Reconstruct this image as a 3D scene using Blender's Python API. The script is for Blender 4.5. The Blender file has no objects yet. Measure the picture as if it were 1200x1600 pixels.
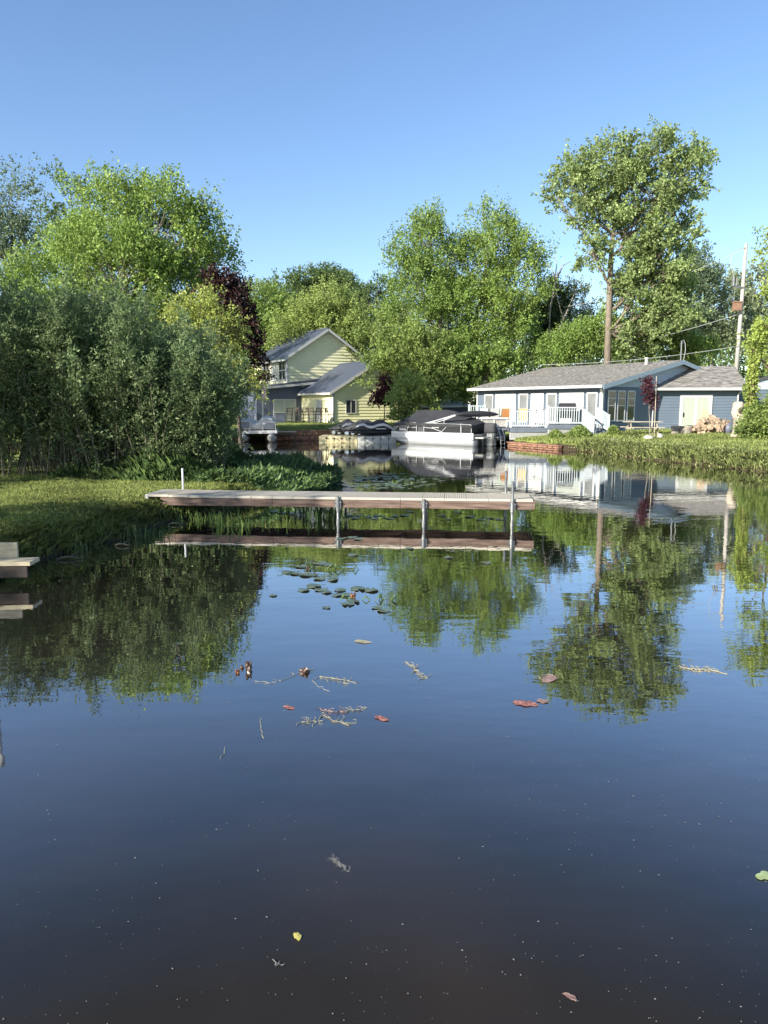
import bpy, math, random
import numpy as np
from mathutils import Vector, Matrix

R = math.radians
sc = bpy.context.scene
C = sc.collection

# ------------------------------------------------------------------ camera
F_PX, TILT, CAM_H = 1160.0, R(8.1), 2.2
cam_d = bpy.data.cameras.new('camera')
cam = bpy.data.objects.new('camera', cam_d); C.objects.link(cam)
cam_d.sensor_fit = 'VERTICAL'; cam_d.sensor_height = 36.0
cam_d.lens = 36.0 * F_PX / 1600.0
cam_d.clip_start = 0.05; cam_d.clip_end = 4000
cam.location = (0, 0, CAM_H); cam.rotation_euler = (R(90) - TILT, 0, 0)
sc.camera = cam

# ------------------------------------------------------------------ sky, sun, exposure
SUN_EL, SUN_AZ = R(26), R(41)      # azimuth: behind the camera's left shoulder
sun_dir = Vector((-math.cos(SUN_AZ) * math.cos(SUN_EL), -math.sin(SUN_AZ) * math.cos(SUN_EL), math.sin(SUN_EL)))
w = bpy.data.worlds.new('World'); sc.world = w; w.use_nodes = True
nt = w.node_tree; nt.nodes.clear()
sky = nt.nodes.new('ShaderNodeTexSky'); sky.sky_type = 'NISHITA'; sky.sun_disc = False
sky.sun_elevation = SUN_EL
sky.sun_rotation = math.atan2(sun_dir.x, sun_dir.y)
sky.air_density = 1.0; sky.dust_density = 0.6; sky.ozone_density = 2.5; sky.altitude = 200
bg = nt.nodes.new('ShaderNodeBackground'); bg.inputs[1].default_value = 0.105
wo = nt.nodes.new('ShaderNodeOutputWorld')
hs_ = nt.nodes.new('ShaderNodeHueSaturation'); hs_.inputs['Saturation'].default_value = 1.07; hs_.inputs['Hue'].default_value = .504
nt.links.new(sky.outputs[0], hs_.inputs['Color']); nt.links.new(hs_.outputs[0], bg.inputs[0]); nt.links.new(bg.outputs[0], wo.inputs[0])
sd = bpy.data.lights.new('sun', 'SUN'); sd.energy = 5.0; sd.angle = R(0.5); sd.color = (1.0, 0.93, 0.80)
so = bpy.data.objects.new('sun', sd); C.objects.link(so)
so.rotation_euler = sun_dir.to_track_quat('Z', 'Y').to_euler(); so.location = (-40, -30, 40)
sc.view_settings.view_transform = 'Standard'; sc.view_settings.look = 'None'
sc.view_settings.exposure = 1.15; sc.view_settings.gamma = 1.0
sc.cycles.max_bounces = 8; sc.cycles.diffuse_bounces = 4; sc.cycles.glossy_bounces = 3
sc.cycles.transmission_bounces = 4; sc.cycles.transparent_max_bounces = 4

# ------------------------------------------------------------------ measuring helpers (photo pixel -> place)
ct, st = math.cos(TILT), math.sin(TILT)
def ray(px, py):
    u = (px - 600) / F_PX; v = -(py - 800) / F_PX
    return Vector((u, ct + v * st, -st + v * ct))
def at(px, py, Y):
    d = ray(px, py); k = Y / d.y
    return Vector((d.x * k, Y, CAM_H + d.z * k))
def G(px, py, z=0.0):
    d = ray(px, py); k = (z - CAM_H) / d.z
    return Vector((d.x * k, d.y * k, z))

# ------------------------------------------------------------------ object helpers
def tag(o, label=None, cat=None, group=None, kind=None):
    if label: o['label'] = label
    if cat: o['category'] = cat
    if group: o['group'] = group
    if kind: o['kind'] = kind
    return o
def empty(name, loc=(0, 0, 0), rz=0.0, label=None, cat=None, group=None):
    o = bpy.data.objects.new(name, None); C.objects.link(o)
    o.location = loc; o.rotation_euler = (0, 0, rz); o.empty_display_size = 0.2
    return tag(o, label, cat, group)
def link_mesh(name, me, mat, parent=None, smooth=False):
    o = bpy.data.objects.new(name, me); C.objects.link(o)
    if mat: me.materials.append(mat)
    if parent: o.parent = parent
    if smooth:
        me.polygons.foreach_set('use_smooth', [True] * len(me.polygons))
    return o
def copy_tree(o, parent=None):
    c = o.copy(); C.objects.link(c)
    if parent: c.parent = parent
    for ch in [x for x in o.children]: copy_tree(ch, c)
    return c

class MB:
    def __init__(s): s.v = []; s.f = []
    def quad(s, *p):
        n = len(s.v); s.v += [tuple(q) for q in p]; s.f.append(tuple(range(n, n + len(p))))
    def hexa(s, p):      # 8 points: bottom 4 ccw, top 4 ccw
        n = len(s.v); s.v += [tuple(q) for q in p]
        for f in ((3,2,1,0),(4,5,6,7),(0,1,5,4),(1,2,6,5),(2,3,7,6),(3,0,4,7)): s.f.append(tuple(n + i for i in f))
    def box(s, x0, x1, y0, y1, z0, z1):
        s.hexa([(x0,y0,z0),(x1,y0,z0),(x1,y1,z0),(x0,y1,z0),(x0,y0,z1),(x1,y0,z1),(x1,y1,z1),(x0,y1,z1)])
    def beam(s, p, q, w, h, up=(0,0,1)):
        p, q = Vector(p), Vector(q); d = (q - p).normalized(); up = Vector(up)
        a = d.cross(up)
        if a.length < 1e-4: a = d.cross(Vector((1,0,0)))
        a.normalize(); b = a.cross(d).normalized()
        a *= w / 2; b *= h / 2
        s.hexa([p-a-b, p+a-b, q+a-b, q-a-b, p-a+b, p+a+b, q+a+b, q-a+b])
    def tube(s, pts, r, n=8, cap=True):
        pts = [Vector(p) for p in pts]
        if not hasattr(r, '__len__'): r = [r] * len(pts)
        b0 = len(s.v); prev = None
        for i, p in enumerate(pts):
            d = (pts[min(i+1, len(pts)-1)] - pts[max(i-1, 0)])
            d = d.normalized() if d.length > 1e-9 else Vector((0,0,1))
            if prev is None:
                a = d.orthogonal().normalized()
            else:
                a = prev - d * prev.dot(d)
                a = a.normalized() if a.length > 1e-6 else d.orthogonal().normalized()
            prev = a; b = d.cross(a)
            for k in range(n):
                t = 2 * math.pi * k / n
                s.v.append(tuple(p + (a * math.cos(t) + b * math.sin(t)) * r[i]))
        for i in range(len(pts) - 1):
            for k in range(n):
                k2 = (k + 1) % n
                s.f.append((b0+i*n+k, b0+i*n+k2, b0+(i+1)*n+k2, b0+(i+1)*n+k))
        if cap:
            s.f.append(tuple(b0 + k for k in reversed(range(n))))
            s.f.append(tuple(b0 + (len(pts)-1)*n + k for k in range(n)))
    def prism(s, poly, vec):     # closed polygon (3-D points) extruded along vec
        n = len(poly); b0 = len(s.v); vec = Vector(vec)
        s.v += [tuple(p) for p in poly] + [tuple(Vector(p) + vec) for p in poly]
        s.f.append(tuple(b0 + i for i in reversed(range(n)))); s.f.append(tuple(b0 + n + i for i in range(n)))
        for i in range(n):
            j = (i + 1) % n; s.f.append((b0+i, b0+j, b0+n+j, b0+n+i))
    def loft(s, rings, cap=True):
        n = len(rings[0]); b0 = len(s.v)
        for r in rings: s.v += [tuple(p) for p in r]
        for i in range(len(rings) - 1):
            for k in range(n):
                k2 = (k + 1) % n
                s.f.append((b0+i*n+k, b0+i*n+k2, b0+(i+1)*n+k2, b0+(i+1)*n+k))
        if cap:
            s.f.append(tuple(b0 + k for k in reversed(range(n)))); s.f.append(tuple(b0 + (len(rings)-1)*n + k for k in range(n)))
    def blob(s, c, rx, ry, rz, rng, rough=0.15, nu=10, nv=7):   # lumpy stone
        c = Vector(c); rings = []
        ph = [rng.uniform(0, 6.28) for _ in range(4)]
        for i in range(1, nv):
            th = math.pi * i / nv; ring = []
            for k in range(nu):
                t = 2 * math.pi * k / nu
                q = 1 + rough * (math.sin(2*t + ph[0] + th*2) + .6*math.sin(3*t + ph[1] - th*3) + .5 * rng.uniform(-1, 1))
                ring.append(c + Vector((rx*q*math.sin(th)*math.cos(t), ry*q*math.sin(th)*math.sin(t), -rz*q*math.cos(th))))
            rings.append(ring)
        s.loft(rings)
    def build(s, name, mat, parent=None, smooth=False, bevel=0):
        me = bpy.data.meshes.new(name); me.from_pydata(s.v, [], s.f); me.update()
        o = link_mesh(name, me, mat, parent, smooth)
        if bevel:
            m = o.modifiers.new('bevel', 'BEVEL'); m.width = bevel; m.segments = 2; m.limit_method = 'ANGLE'
        return o

def np_mesh(name, V, nper, mat, parent=None):      # V: (N*nper,3) separate polygons with nper corners
    N = len(V) // nper
    me = bpy.data.meshes.new(name)
    me.vertices.add(len(V)); me.vertices.foreach_set('co', np.ascontiguousarray(V, dtype=np.float32).ravel())
    me.loops.add(len(V)); me.loops.foreach_set('vertex_index', np.arange(len(V), dtype=np.int32))
    me.polygons.add(N); me.polygons.foreach_set('loop_start', np.arange(0, len(V), nper, dtype=np.int32))
    me.update(calc_edges=True); me.validate()
    return link_mesh(name, me, mat, parent)

# ------------------------------------------------------------------ materials
def new_mat(name):
    m = bpy.data.materials.new(name); m.use_nodes = True
    return m, m.node_tree, m.node_tree.nodes['Principled BSDF'], m.node_tree.nodes['Material Output']
def inp(b, k, v):
    if k in b.inputs: b.inputs[k].default_value = v
def mat(name, col, rough=0.6, metal=0.0, var=0.12, scale=3.0, col2=None, bump=0.0, bscale=40.0, spec=0.4, stretch=None):
    m, t, b, o = new_mat(name)
    inp(b, 'Roughness', rough); inp(b, 'Metallic', metal); inp(b, 'Specular IOR Level', spec)
    tc = t.nodes.new('ShaderNodeTexCoord'); src = tc.outputs['Object']
    if stretch:
        mp = t.nodes.new('ShaderNodeMapping'); mp.inputs['Scale'].default_value = stretch
        t.links.new(src, mp.inputs[0]); src = mp.outputs[0]
    nz = t.nodes.new('ShaderNodeTexNoise'); nz.inputs['Scale'].default_value = scale; nz.inputs['Detail'].default_value = 6
    t.links.new(src, nz.inputs['Vector'])
    mx = t.nodes.new('ShaderNodeMix'); mx.data_type = 'RGBA'
    c1 = tuple(max(0, c * (1 - var)) for c in col); c2 = col2 if col2 else tuple(min(1, c * (1 + var)) for c in col)
    mx.inputs[6].default_value = (*c1, 1); mx.inputs[7].default_value = (*c2, 1)
    rp = t.nodes.new('ShaderNodeMapRange'); rp.inputs[1].default_value = .3; rp.inputs[2].default_value = .7
    t.links.new(nz.outputs[0], rp.inputs[0]); t.links.new(rp.outputs[0], mx.inputs[0])
    t.links.new(mx.outputs[2], b.inputs['Base Color'])
    if bump:
        n2 = t.nodes.new('ShaderNodeTexNoise'); n2.inputs['Scale'].default_value = bscale; n2.inputs['Detail'].default_value = 4
        t.links.new(src, n2.inputs['Vector'])
        bp = t.nodes.new('ShaderNodeBump'); bp.inputs['Strength'].default_value = bump; bp.inputs['Distance'].default_value = 0.02
        t.links.new(n2.outputs[0], bp.inputs['Height']); t.links.new(bp.outputs[0], b.inputs['Normal'])
    return m
def leaf_mat(name, c1, c2, trans=0.4, c3=None):
    k_ = (1.0,1.0,1.0) if name.startswith(('purple','maroon','plum','lily')) else (1.5,1.43,1.45) if name.startswith(('silvery','bluish','cottonwood')) else (1.55,1.43,1.8)
    c1, c2 = (tuple(min(.6, q*g_) for q, g_ in zip(c, k_)) for c in (c1, c2))
    m, t, b, o = new_mat(name)
    inp(b, 'Roughness', 0.5); inp(b, 'Specular IOR Level', 0.25)
    g = t.nodes.new('ShaderNodeNewGeometry')
    rp = t.nodes.new('ShaderNodeValToRGB'); e = rp.color_ramp.elements
    e[0].color = (*c1, 1); e[1].color = (*c2, 1)
    if c3:
        e2 = rp.color_ramp.elements.new(0.94); e2.color = (*c2, 1); e[-1].color = (*c3, 1)
    t.links.new(g.outputs['Random Per Island'], rp.inputs[0])
    # clump-to-clump drift between paler and darker tone
    tc = t.nodes.new('ShaderNodeTexCoord'); nz = t.nodes.new('ShaderNodeTexNoise'); nz.inputs['Scale'].default_value = 0.7
    t.links.new(tc.outputs['Object'], nz.inputs['Vector'])
    hs = t.nodes.new('ShaderNodeHueSaturation')
    mr = t.nodes.new('ShaderNodeMapRange'); mr.inputs[1].default_value = .3; mr.inputs[2].default_value = .7
    mr.inputs[3].default_value = .75; mr.inputs[4].default_value = 1.3
    t.links.new(nz.outputs[0], mr.inputs[0]); t.links.new(mr.outputs[0], hs.inputs['Value'])
    t.links.new(rp.outputs[0], hs.inputs['Color'])
    t.links.new(hs.outputs[0], b.inputs['Base Color'])
    tr = t.nodes.new('ShaderNodeBsdfTranslucent'); t.links.new(hs.outputs[0], tr.inputs[0])
    ms = t.nodes.new('ShaderNodeMixShader'); ms.inputs[0].default_value = trans
    t.links.new(b.outputs[0], ms.inputs[1]); t.links.new(tr.outputs[0], ms.inputs[2]); t.links.new(ms.outputs[0], o.inputs[0])
    return m

M = {}
M['white'] = mat('white_paint', (.48,.48,.46), .5, var=.04)
M['white_vinyl'] = mat('white_vinyl', (.46,.47,.47), .35, var=.03)
M['yellow_siding'] = mat('yellow_siding', (.74,.715,.46), .55, var=.05, scale=.8, bump=.08)
M['blue_siding'] = mat('blue_siding', (.105,.137,.180), .5, var=.06, scale=.8, bump=.08)
M['grey_gable'] = mat('grey_gable_siding', (.36,.41,.48), .5, var=.05, scale=.8)
M['slate_siding'] = mat('slate_siding', (.10,.115,.16), .5, var=.06, scale=.8)
M['metal_roof'] = mat('blue_grey_metal_roof', (.115,.135,.185), .28, metal=.25, var=.06, scale=1.2)
M['glass'] = mat('window_glass', (.03,.035,.04), .04, var=.2, spec=.9)
M['screen'] = mat('window_screen', (.16,.17,.17), .35, var=.15, spec=.5)
M['blind'] = mat('window_blind', (.33,.36,.325), .25, var=.03, spec=.6)
M['curtain'] = mat('pale_curtain', (.34,.37,.32), .35, var=.06, stretch=(9,9,.3), spec=.5)
M['aluminium'] = mat('aluminium', (.62,.64,.66), .32, metal=.85, var=.08)
M['galv'] = mat('galvanised_steel', (.19,.20,.20), .5, metal=.6, var=.25, scale=14)
M['hull'] = mat('boat_white', (.38,.39,.40), .22, var=.03, spec=.5)
M['pontoon'] = mat('pontoon_aluminium', (.35,.36,.37), .34, metal=.25, var=.05)
M['canvas'] = mat('black_canvas', (.025,.026,.03), .75, var=.25, scale=2, bump=.3, bscale=6)
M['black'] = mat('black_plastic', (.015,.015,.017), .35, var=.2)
M['canvas_grey'] = mat('charcoal_canvas', (.045,.047,.052), .8, var=.2, scale=2, bump=.3, bscale=6)
M['float_tan'] = mat('tan_float', (.55,.48,.27), .5, var=.08)
M['float_grey'] = mat('grey_float', (.30,.31,.29), .5, var=.12)
M['deck_grey'] = mat('grey_deck_board', (.11,.13,.16), .55, var=.12)
M['rail_white'] = mat('pale_blue_white_rail', (.46,.51,.54), .4, var=.03)
M['wood_red'] = mat('weathered_red_brown_board', (.105,.062,.046), .75, var=.5, scale=1.6, stretch=(1.2,6,14), bump=.4, bscale=20, col2=(.215,.15,.118))
M['wood_pale'] = mat('pale_treated_lumber', (.42,.36,.24), .7, var=.25, scale=3, stretch=(1,6,6), bump=.2, bscale=15)
M['wood_dark'] = mat('old_dark_wood', (.06,.045,.035), .8, var=.3, scale=4)
M['grate'] = mat('beige_plastic_grating', (.42,.385,.32), .55, var=.10, scale=2)
M['timber_wall'] = mat('red_brown_wall_block', (.215,.115,.075), .8, var=.4, scale=5, bump=.4, bscale=18)
M['concrete'] = mat('concrete', (.31,.30,.28), .85, var=.15, scale=4, bump=.2)
M['stone'] = mat('pale_boulder', (.44,.41,.35), .85, var=.25, scale=5, bump=.5, bscale=14)
M['bark'] = mat('brown_bark', (.16,.115,.075), .9, var=.35, scale=5, stretch=(4,4,.8), bump=.7, bscale=12)
M['bark_grey'] = mat('grey_bark', (.22,.20,.17), .9, var=.3, scale=5, stretch=(4,4,.8), bump=.6, bscale=12)
M['willow_bark'] = mat('willow_bark', (.13,.115,.085), .9, var=.4, scale=2)
M['bark_tan'] = mat('tan_grey_bark', (.17,.14,.108), .9, var=.35, scale=5, stretch=(4,4,.8), bump=.7, bscale=12)
M['bark_dark'] = mat('dark_bark', (.07,.055,.045), .9, var=.3, scale=5, bump=.5, bscale=12)
M['bare'] = mat('bleached_wood', (.36,.32,.26), .9, var=.25, scale=5, bump=.4)
M['orange_fabric'] = mat('orange_sling', (.62,.27,.09), .7, var=.1)
M['grey_fabric'] = mat('grey_sling', (.40,.41,.40), .7, var=.1)
M['flag'] = mat('faded_flag_cloth', (.66,.50,.50), .8, var=.25, scale=7)
M['rust'] = mat('rusty_box', (.22,.13,.085), .8, var=.3, scale=8)
M['cut_log'] = mat('split_log', (.22,.16,.12), .85, var=.5, scale=4, col2=(.46,.35,.24), bump=.4)
M['board'] = mat('tan_board', (.50,.39,.26), .8, var=.1)
M['brick_pale'] = mat('pale_fieldstone', (.52,.44,.34), .85, var=.3, scale=6, bump=.4)
M['wire'] = mat('grey_wire', (.30,.31,.30), .5, var=.1)
M['pole_wood'] = mat('weathered_pole', (.34,.32,.29), .85, var=.2, scale=3, stretch=(5,5,.4), bump=.4)

def shingles():
    m, t, b, o = new_mat('grey_asphalt_shingles'); inp(b, 'Roughness', .9); inp(b, 'Specular IOR Level', .2)
    tc = t.nodes.new('ShaderNodeTexCoord'); mp = t.nodes.new('ShaderNodeMapping'); t.links.new(tc.outputs['Object'], mp.inputs[0])
    mp.inputs['Scale'].default_value = (1.6, 5.0, 9.0)
    n1 = t.nodes.new('ShaderNodeTexNoise'); n1.inputs['Scale'].default_value = 1.6; n1.inputs['Detail'].default_value = 5
    t.links.new(mp.outputs[0], n1.inputs['Vector'])
    cr = t.nodes.new('ShaderNodeValToRGB'); e = cr.color_ramp.elements
    e[0].position = .38; e[0].color = (.10,.095,.088,1); e[1].position = .68; e[1].color = (.30,.287,.262,1)
    t.links.new(n1.outputs[0], cr.inputs[0]); t.links.new(cr.outputs[0], b.inputs['Base Color'])
    bp = t.nodes.new('ShaderNodeBump'); bp.inputs['Strength'].default_value = .5; bp.inputs['Distance'].default_value = .03
    t.links.new(n1.outputs[0], bp.inputs['Height']); t.links.new(bp.outputs[0], b.inputs['Normal'])
    return m
M['shingles'] = shingles()

L = {}
L['maple'] = leaf_mat('maple_leaf', (0.094,0.165,0.031), (0.209,0.297,0.061))
L['maple2'] = leaf_mat('green_maple_leaf', (0.083,0.149,0.029), (0.182,0.264,0.055))
L['oak'] = leaf_mat('oak_leaf', (.045,.085,.025), (.10,.15,.04))
L['cotton'] = leaf_mat('cottonwood_leaf', (.105,.158,.052), (.225,.295,.12), c3=(.29,.34,.20))
L['dark'] = leaf_mat('dark_green_leaf', (.03,.06,.02), (.075,.12,.035))
L['yellowg'] = leaf_mat('yellow_green_leaf', (.15,.20,.035), (.26,.31,.07), .4)
L['purple'] = leaf_mat('purple_leaf', (.022,.012,.013), (.058,.026,.024), .2)
L['red'] = leaf_mat('maroon_leaf', (.06,.02,.024), (.13,.045,.045), .3)
L['plum'] = leaf_mat('plum_leaf', (.055,.02,.03), (.12,.045,.06), .3)
L['silver'] = leaf_mat('silvery_leaf', (.12,.16,.08), (.26,.31,.19))
L['bluegreen'] = leaf_mat('bluish_leaf', (.07,.11,.065), (.15,.20,.12))
L['willow'] = leaf_mat('willow_leaf', (.06,.105,.035), (.15,.21,.075))
L['bright'] = leaf_mat('fresh_green_leaf', (.12,.18,.035), (.23,.30,.075), .4)
L['bush'] = leaf_mat('bush_leaf', (.085,.14,.03), (.19,.26,.06))
L['grass'] = leaf_mat('lawn_blade', (.11,.16,.035), (.225,.28,.075), .3, c3=(.36,.32,.16))
L['weeds'] = leaf_mat('bank_weed_leaf', (.07,.105,.03), (.20,.245,.07), .3, c3=(.42,.38,.22))
L['reed'] = leaf_mat('dark_reed_leaf', (.035,.07,.022), (.085,.14,.035), .3)
L['marsh'] = leaf_mat('marsh_leaf', (.09,.16,.03), (.20,.28,.06), .3)
L['lily'] = leaf_mat('lily_pad_leaf', (.05,.075,.045), (.11,.14,.085), .03)
_pl = L['lily'].node_tree.nodes['Principled BSDF']; _pl.inputs['Roughness'].default_value = .28; _pl.inputs['Specular IOR Level'].default_value = .8
L['vine'] = leaf_mat('vine_leaf', (.13,.19,.03), (.22,.29,.06), .35)

# ------------------------------------------------------------------ shore outline (water polygon)
WATER = [(-40,-40),(-7,-20),(-5.7,2),(-5.35,7),(-5.15,9.6),(-4.85,10.9),(-4.35,12.2),(-4.15,13.9),(-3.2,16),(-2.3,19),(-1.75,22),
         (-2.4,24.5),(-4.2,26.5),(-7,28),(-12,29.5),(-19,30.5),(-24,33),(-21,40),(-14,45),(-9.5,47.6),(-6.9,48.2),(-3.4,48.9),(0,50),(4,48.6),
         (7.1,44.4),(7.0,41.9),(7.75,40.4),(10.0,35.9),(10.8,31.6),(11.9,28),(12.9,25),(14.6,20.5),(17,12),(20,0),(22,-20),(40,-40)]
WP = np.array(WATER)
def shore_dist(x, y):      # signed distance, positive on land
    d = np.full(x.shape, 1e9); ins = np.zeros(x.shape, bool); n = len(WP)
    for i in range(n):
        a, b = WP[i], WP[(i+1) % n]; ab = b - a
        t = np.clip(((x-a[0])*ab[0] + (y-a[1])*ab[1]) / (ab @ ab), 0, 1)
        d = np.minimum(d, np.hypot(x-a[0]-t*ab[0], y-a[1]-t*ab[1]))
        c = ((a[1] > y) != (b[1] > y)); xi = (b[0]-a[0]) * (y-a[1]) / (b[1]-a[1] + 1e-12) + a[0]
        ins ^= c & (x < xi)
    return np.where(ins, -d, d)
def wob(x, y, k=1.0):
    return (np.sin(x*1.7*k+.3)*np.cos(y*1.3*k+1.1) + .6*np.sin(x*3.9*k+y*2.3*k) + .4*np.cos(y*6.1*k-x*5.3*k)) / 2
def terrain(x, y):
    x = np.asarray(x, float); y = np.asarray(y, float)
    d = shore_dist(x, y) + .12 * wob(x, y, 1.4)
    near = np.interp(d, [-3,-.6,-.05,.12,.45,1.2,4,30], [-1.2,-.6,-.08,.08,.30,.36,.44,.7])
    far = np.interp(d, [-3,-.6,0,.05,.3,1.2,3.5,8,60], [-1.2,-.7,-.3,.05,.36,.46,.68,.85,1.3])
    k = np.clip((y - 29) / 4, 0, 1); k = np.where(x > 5, 1, k)
    return near*(1-k) + far*k + .025*wob(x, y, .8) * np.clip(d, 0, 1)
def tz(x, y): return float(terrain(np.array([x]), np.array([y]))[0])

# ------------------------------------------------------------------ ground and water
def axis(lo, hi, fine_lo, fine_hi, step):
    mid = np.arange(fine_lo, fine_hi + 1e-6, step); out = []; x = fine_hi; s = step
    while x < hi: s *= 1.18; x += s; out.append(x)
    left = []; x = fine_lo; s = step
    while x > lo: s *= 1.18; x -= s; left.append(x)
    return np.concatenate([np.array(left[::-1]), mid, np.array(out)])
def ground():
    xs = axis(-1500, 1500, -14, 16, .2); ys = axis(-60, 2500, 6, 52, .2)
    X, Y = np.meshgrid(xs, ys); Z = terrain(X, Y)
    nx, ny = len(xs), len(ys)
    V = np.stack([X.ravel(), Y.ravel(), Z.ravel()], 1)
    i = np.arange(nx*ny).reshape(ny, nx)
    Fc = np.stack([i[:-1,:-1].ravel(), i[:-1,1:].ravel(), i[1:,1:].ravel(), i[1:,:-1].ravel()], 1)
    me = bpy.data.meshes.new('ground'); me.from_pydata(V.tolist(), [], Fc.tolist()); me.update()
    m, t, b, o = new_mat('turf_and_mud'); inp(b, 'Roughness', .95); inp(b, 'Specular IOR Level', .15)
    g = t.nodes.new('ShaderNodeNewGeometry'); sx = t.nodes.new('ShaderNodeSeparateXYZ'); t.links.new(g.outputs['Position'], sx.inputs[0])
    n1 = t.nodes.new('ShaderNodeTexNoise'); n1.inputs['Scale'].default_value = 1.1; n1.inputs['Detail'].default_value = 8
    t.links.new(g.outputs['Position'], n1.inputs['Vector'])
    cr = t.nodes.new('ShaderNodeValToRGB'); e = cr.color_ramp.elements
    e[0].position = .3; e[0].color = (.11,.16,.035,1); e[1].position = .68; e[1].color = (.26,.29,.075,1)
    t.links.new(n1.outputs[0], cr.inputs[0])
    ad = t.nodes.new('ShaderNodeMath'); ad.operation = 'MULTIPLY_ADD'; ad.inputs[1].default_value = .25
    t.links.new(n1.outputs[0], ad.inputs[0]); t.links.new(sx.outputs[2], ad.inputs[2])
    mr = t.nodes.new('ShaderNodeMapRange'); mr.inputs[1].default_value = .36; mr.inputs[2].default_value = .44
    t.links.new(ad.outputs[0], mr.inputs[0])
    mx = t.nodes.new('ShaderNodeMix'); mx.data_type = 'RGBA'; mx.inputs[6].default_value = (.045,.034,.022,1)
    t.links.new(mr.outputs[0], mx.inputs[0]); t.links.new(cr.outputs[0], mx.inputs[7]); t.links.new(mx.outputs[2], b.inputs['Base Color'])
    n2 = t.nodes.new('ShaderNodeTexNoise'); n2.inputs['Scale'].default_value = 14; n2.inputs['Detail'].default_value = 6
    t.links.new(g.outputs['Position'], n2.inputs['Vector'])
    bp = t.nodes.new('ShaderNodeBump'); bp.inputs['Strength'].default_value = .8; bp.inputs['Distance'].default_value = .06
    t.links.new(n2.outputs[0], bp.inputs['Height']); t.links.new(bp.outputs[0], b.inputs['Normal'])
    tag(link_mesh('ground', me, m, None, True), kind='structure')
ground()

def water():
    mb = MB(); mb.quad((-60,-60,0),(60,-60,0),(60,60,0),(-60,60,0))
    m, t, b, o = new_mat('pond_water')
    inp(b, 'Roughness', .5); inp(b, 'Specular IOR Level', 0.0)
    g = t.nodes.new('ShaderNodeNewGeometry')
    n0 = t.nodes.new('ShaderNodeTexNoise'); n0.inputs['Scale'].default_value = .55; n0.inputs['Detail'].default_value = 3
    t.links.new(g.outputs['Position'], n0.inputs['Vector'])
    cr = t.nodes.new('ShaderNodeValToRGB'); e = cr.color_ramp.elements
    e[0].position = .35; e[0].color = (.0115,.0115,.010,1); e[1].position = .72; e[1].color = (.027,.0215,.0175,1)
    t.links.new(n0.outputs[0], cr.inputs[0]); t.links.new(cr.outputs[0], b.inputs['Base Color'])
    # faint ripples, stronger in drifting patches
    mp = t.nodes.new('ShaderNodeMapping'); mp.inputs['Scale'].default_value = (1.0, 1.9, 1); t.links.new(g.outputs['Position'], mp.inputs[0])
    n1 = t.nodes.new('ShaderNodeTexNoise'); n1.inputs['Scale'].default_value = 1.6; n1.inputs['Detail'].default_value = 2.5
    t.links.new(mp.outputs[0], n1.inputs['Vector'])
    n2 = t.nodes.new('ShaderNodeTexNoise'); n2.inputs['Scale'].default_value = 7; n2.inputs['Detail'].default_value = 2
    t.links.new(mp.outputs[0], n2.inputs['Vector'])
    pa = t.nodes.new('ShaderNodeTexNoise'); pa.inputs['Scale'].default_value = .16; pa.inputs['Detail'].default_value = 2
    t.links.new(g.outputs['Position'], pa.inputs['Vector'])
    pr = t.nodes.new('ShaderNodeMapRange'); pr.inputs[1].default_value = .42; pr.inputs[2].default_value = .62; pr.inputs[3].default_value = .1
    t.links.new(pa.outputs[0], pr.inputs[0])
    m2 = t.nodes.new('ShaderNodeMath'); m2.operation = 'MULTIPLY'; t.links.new(n2.outputs[0], m2.inputs[0]); t.links.new(pr.outputs[0], m2.inputs[1])
    m3 = t.nodes.new('ShaderNodeMath'); m3.operation = 'MULTIPLY_ADD'; m3.inputs[1].default_value = .22
    t.links.new(m2.outputs[0], m3.inputs[0]); t.links.new(n1.outputs[0], m3.inputs[2])
    bp = t.nodes.new('ShaderNodeBump'); bp.inputs['Strength'].default_value = .5; bp.inputs['Distance'].default_value = .0042
    t.links.new(m3.outputs[0], bp.inputs['Height']); t.links.new(bp.outputs[0], b.inputs['Normal'])
    gl = t.nodes.new('ShaderNodeBsdfGlossy'); gl.inputs['Roughness'].default_value = 0.0; t.links.new(bp.outputs[0], gl.inputs['Normal'])
    fr = t.nodes.new('ShaderNodeLayerWeight'); fr.inputs[0].default_value = .5; t.links.new(bp.outputs[0], fr.inputs['Normal'])
    mu = t.nodes.new('ShaderNodeValToRGB'); cr_ = mu.color_ramp; els = [(.0,.02),(.35,.028),(.44,.125),(.55,.31),(.65,.53),(.74,.68),(.83,.86),(1,1)]
    cr_.elements[0].position, cr_.elements[1].position = 0, 1
    for p_, v_ in els[1:-1]: e_ = cr_.elements.new(p_); e_.color = (v_, v_, v_, 1)
    cr_.elements[0].color = (.02,.02,.02,1); cr_.elements[-1].color = (1,1,1,1)
    t.links.new(fr.outputs['Facing'], mu.inputs[0]); ms = t.nodes.new('ShaderNodeMixShader'); t.links.new(mu.outputs[0], ms.inputs[0])
    t.links.new(b.outputs[0], ms.inputs[1]); t.links.new(gl.outputs[0], ms.inputs[2]); t.links.new(ms.outputs[0], o.inputs[0])
    tag(mb.build('water', m), kind='structure')
water()

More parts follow.
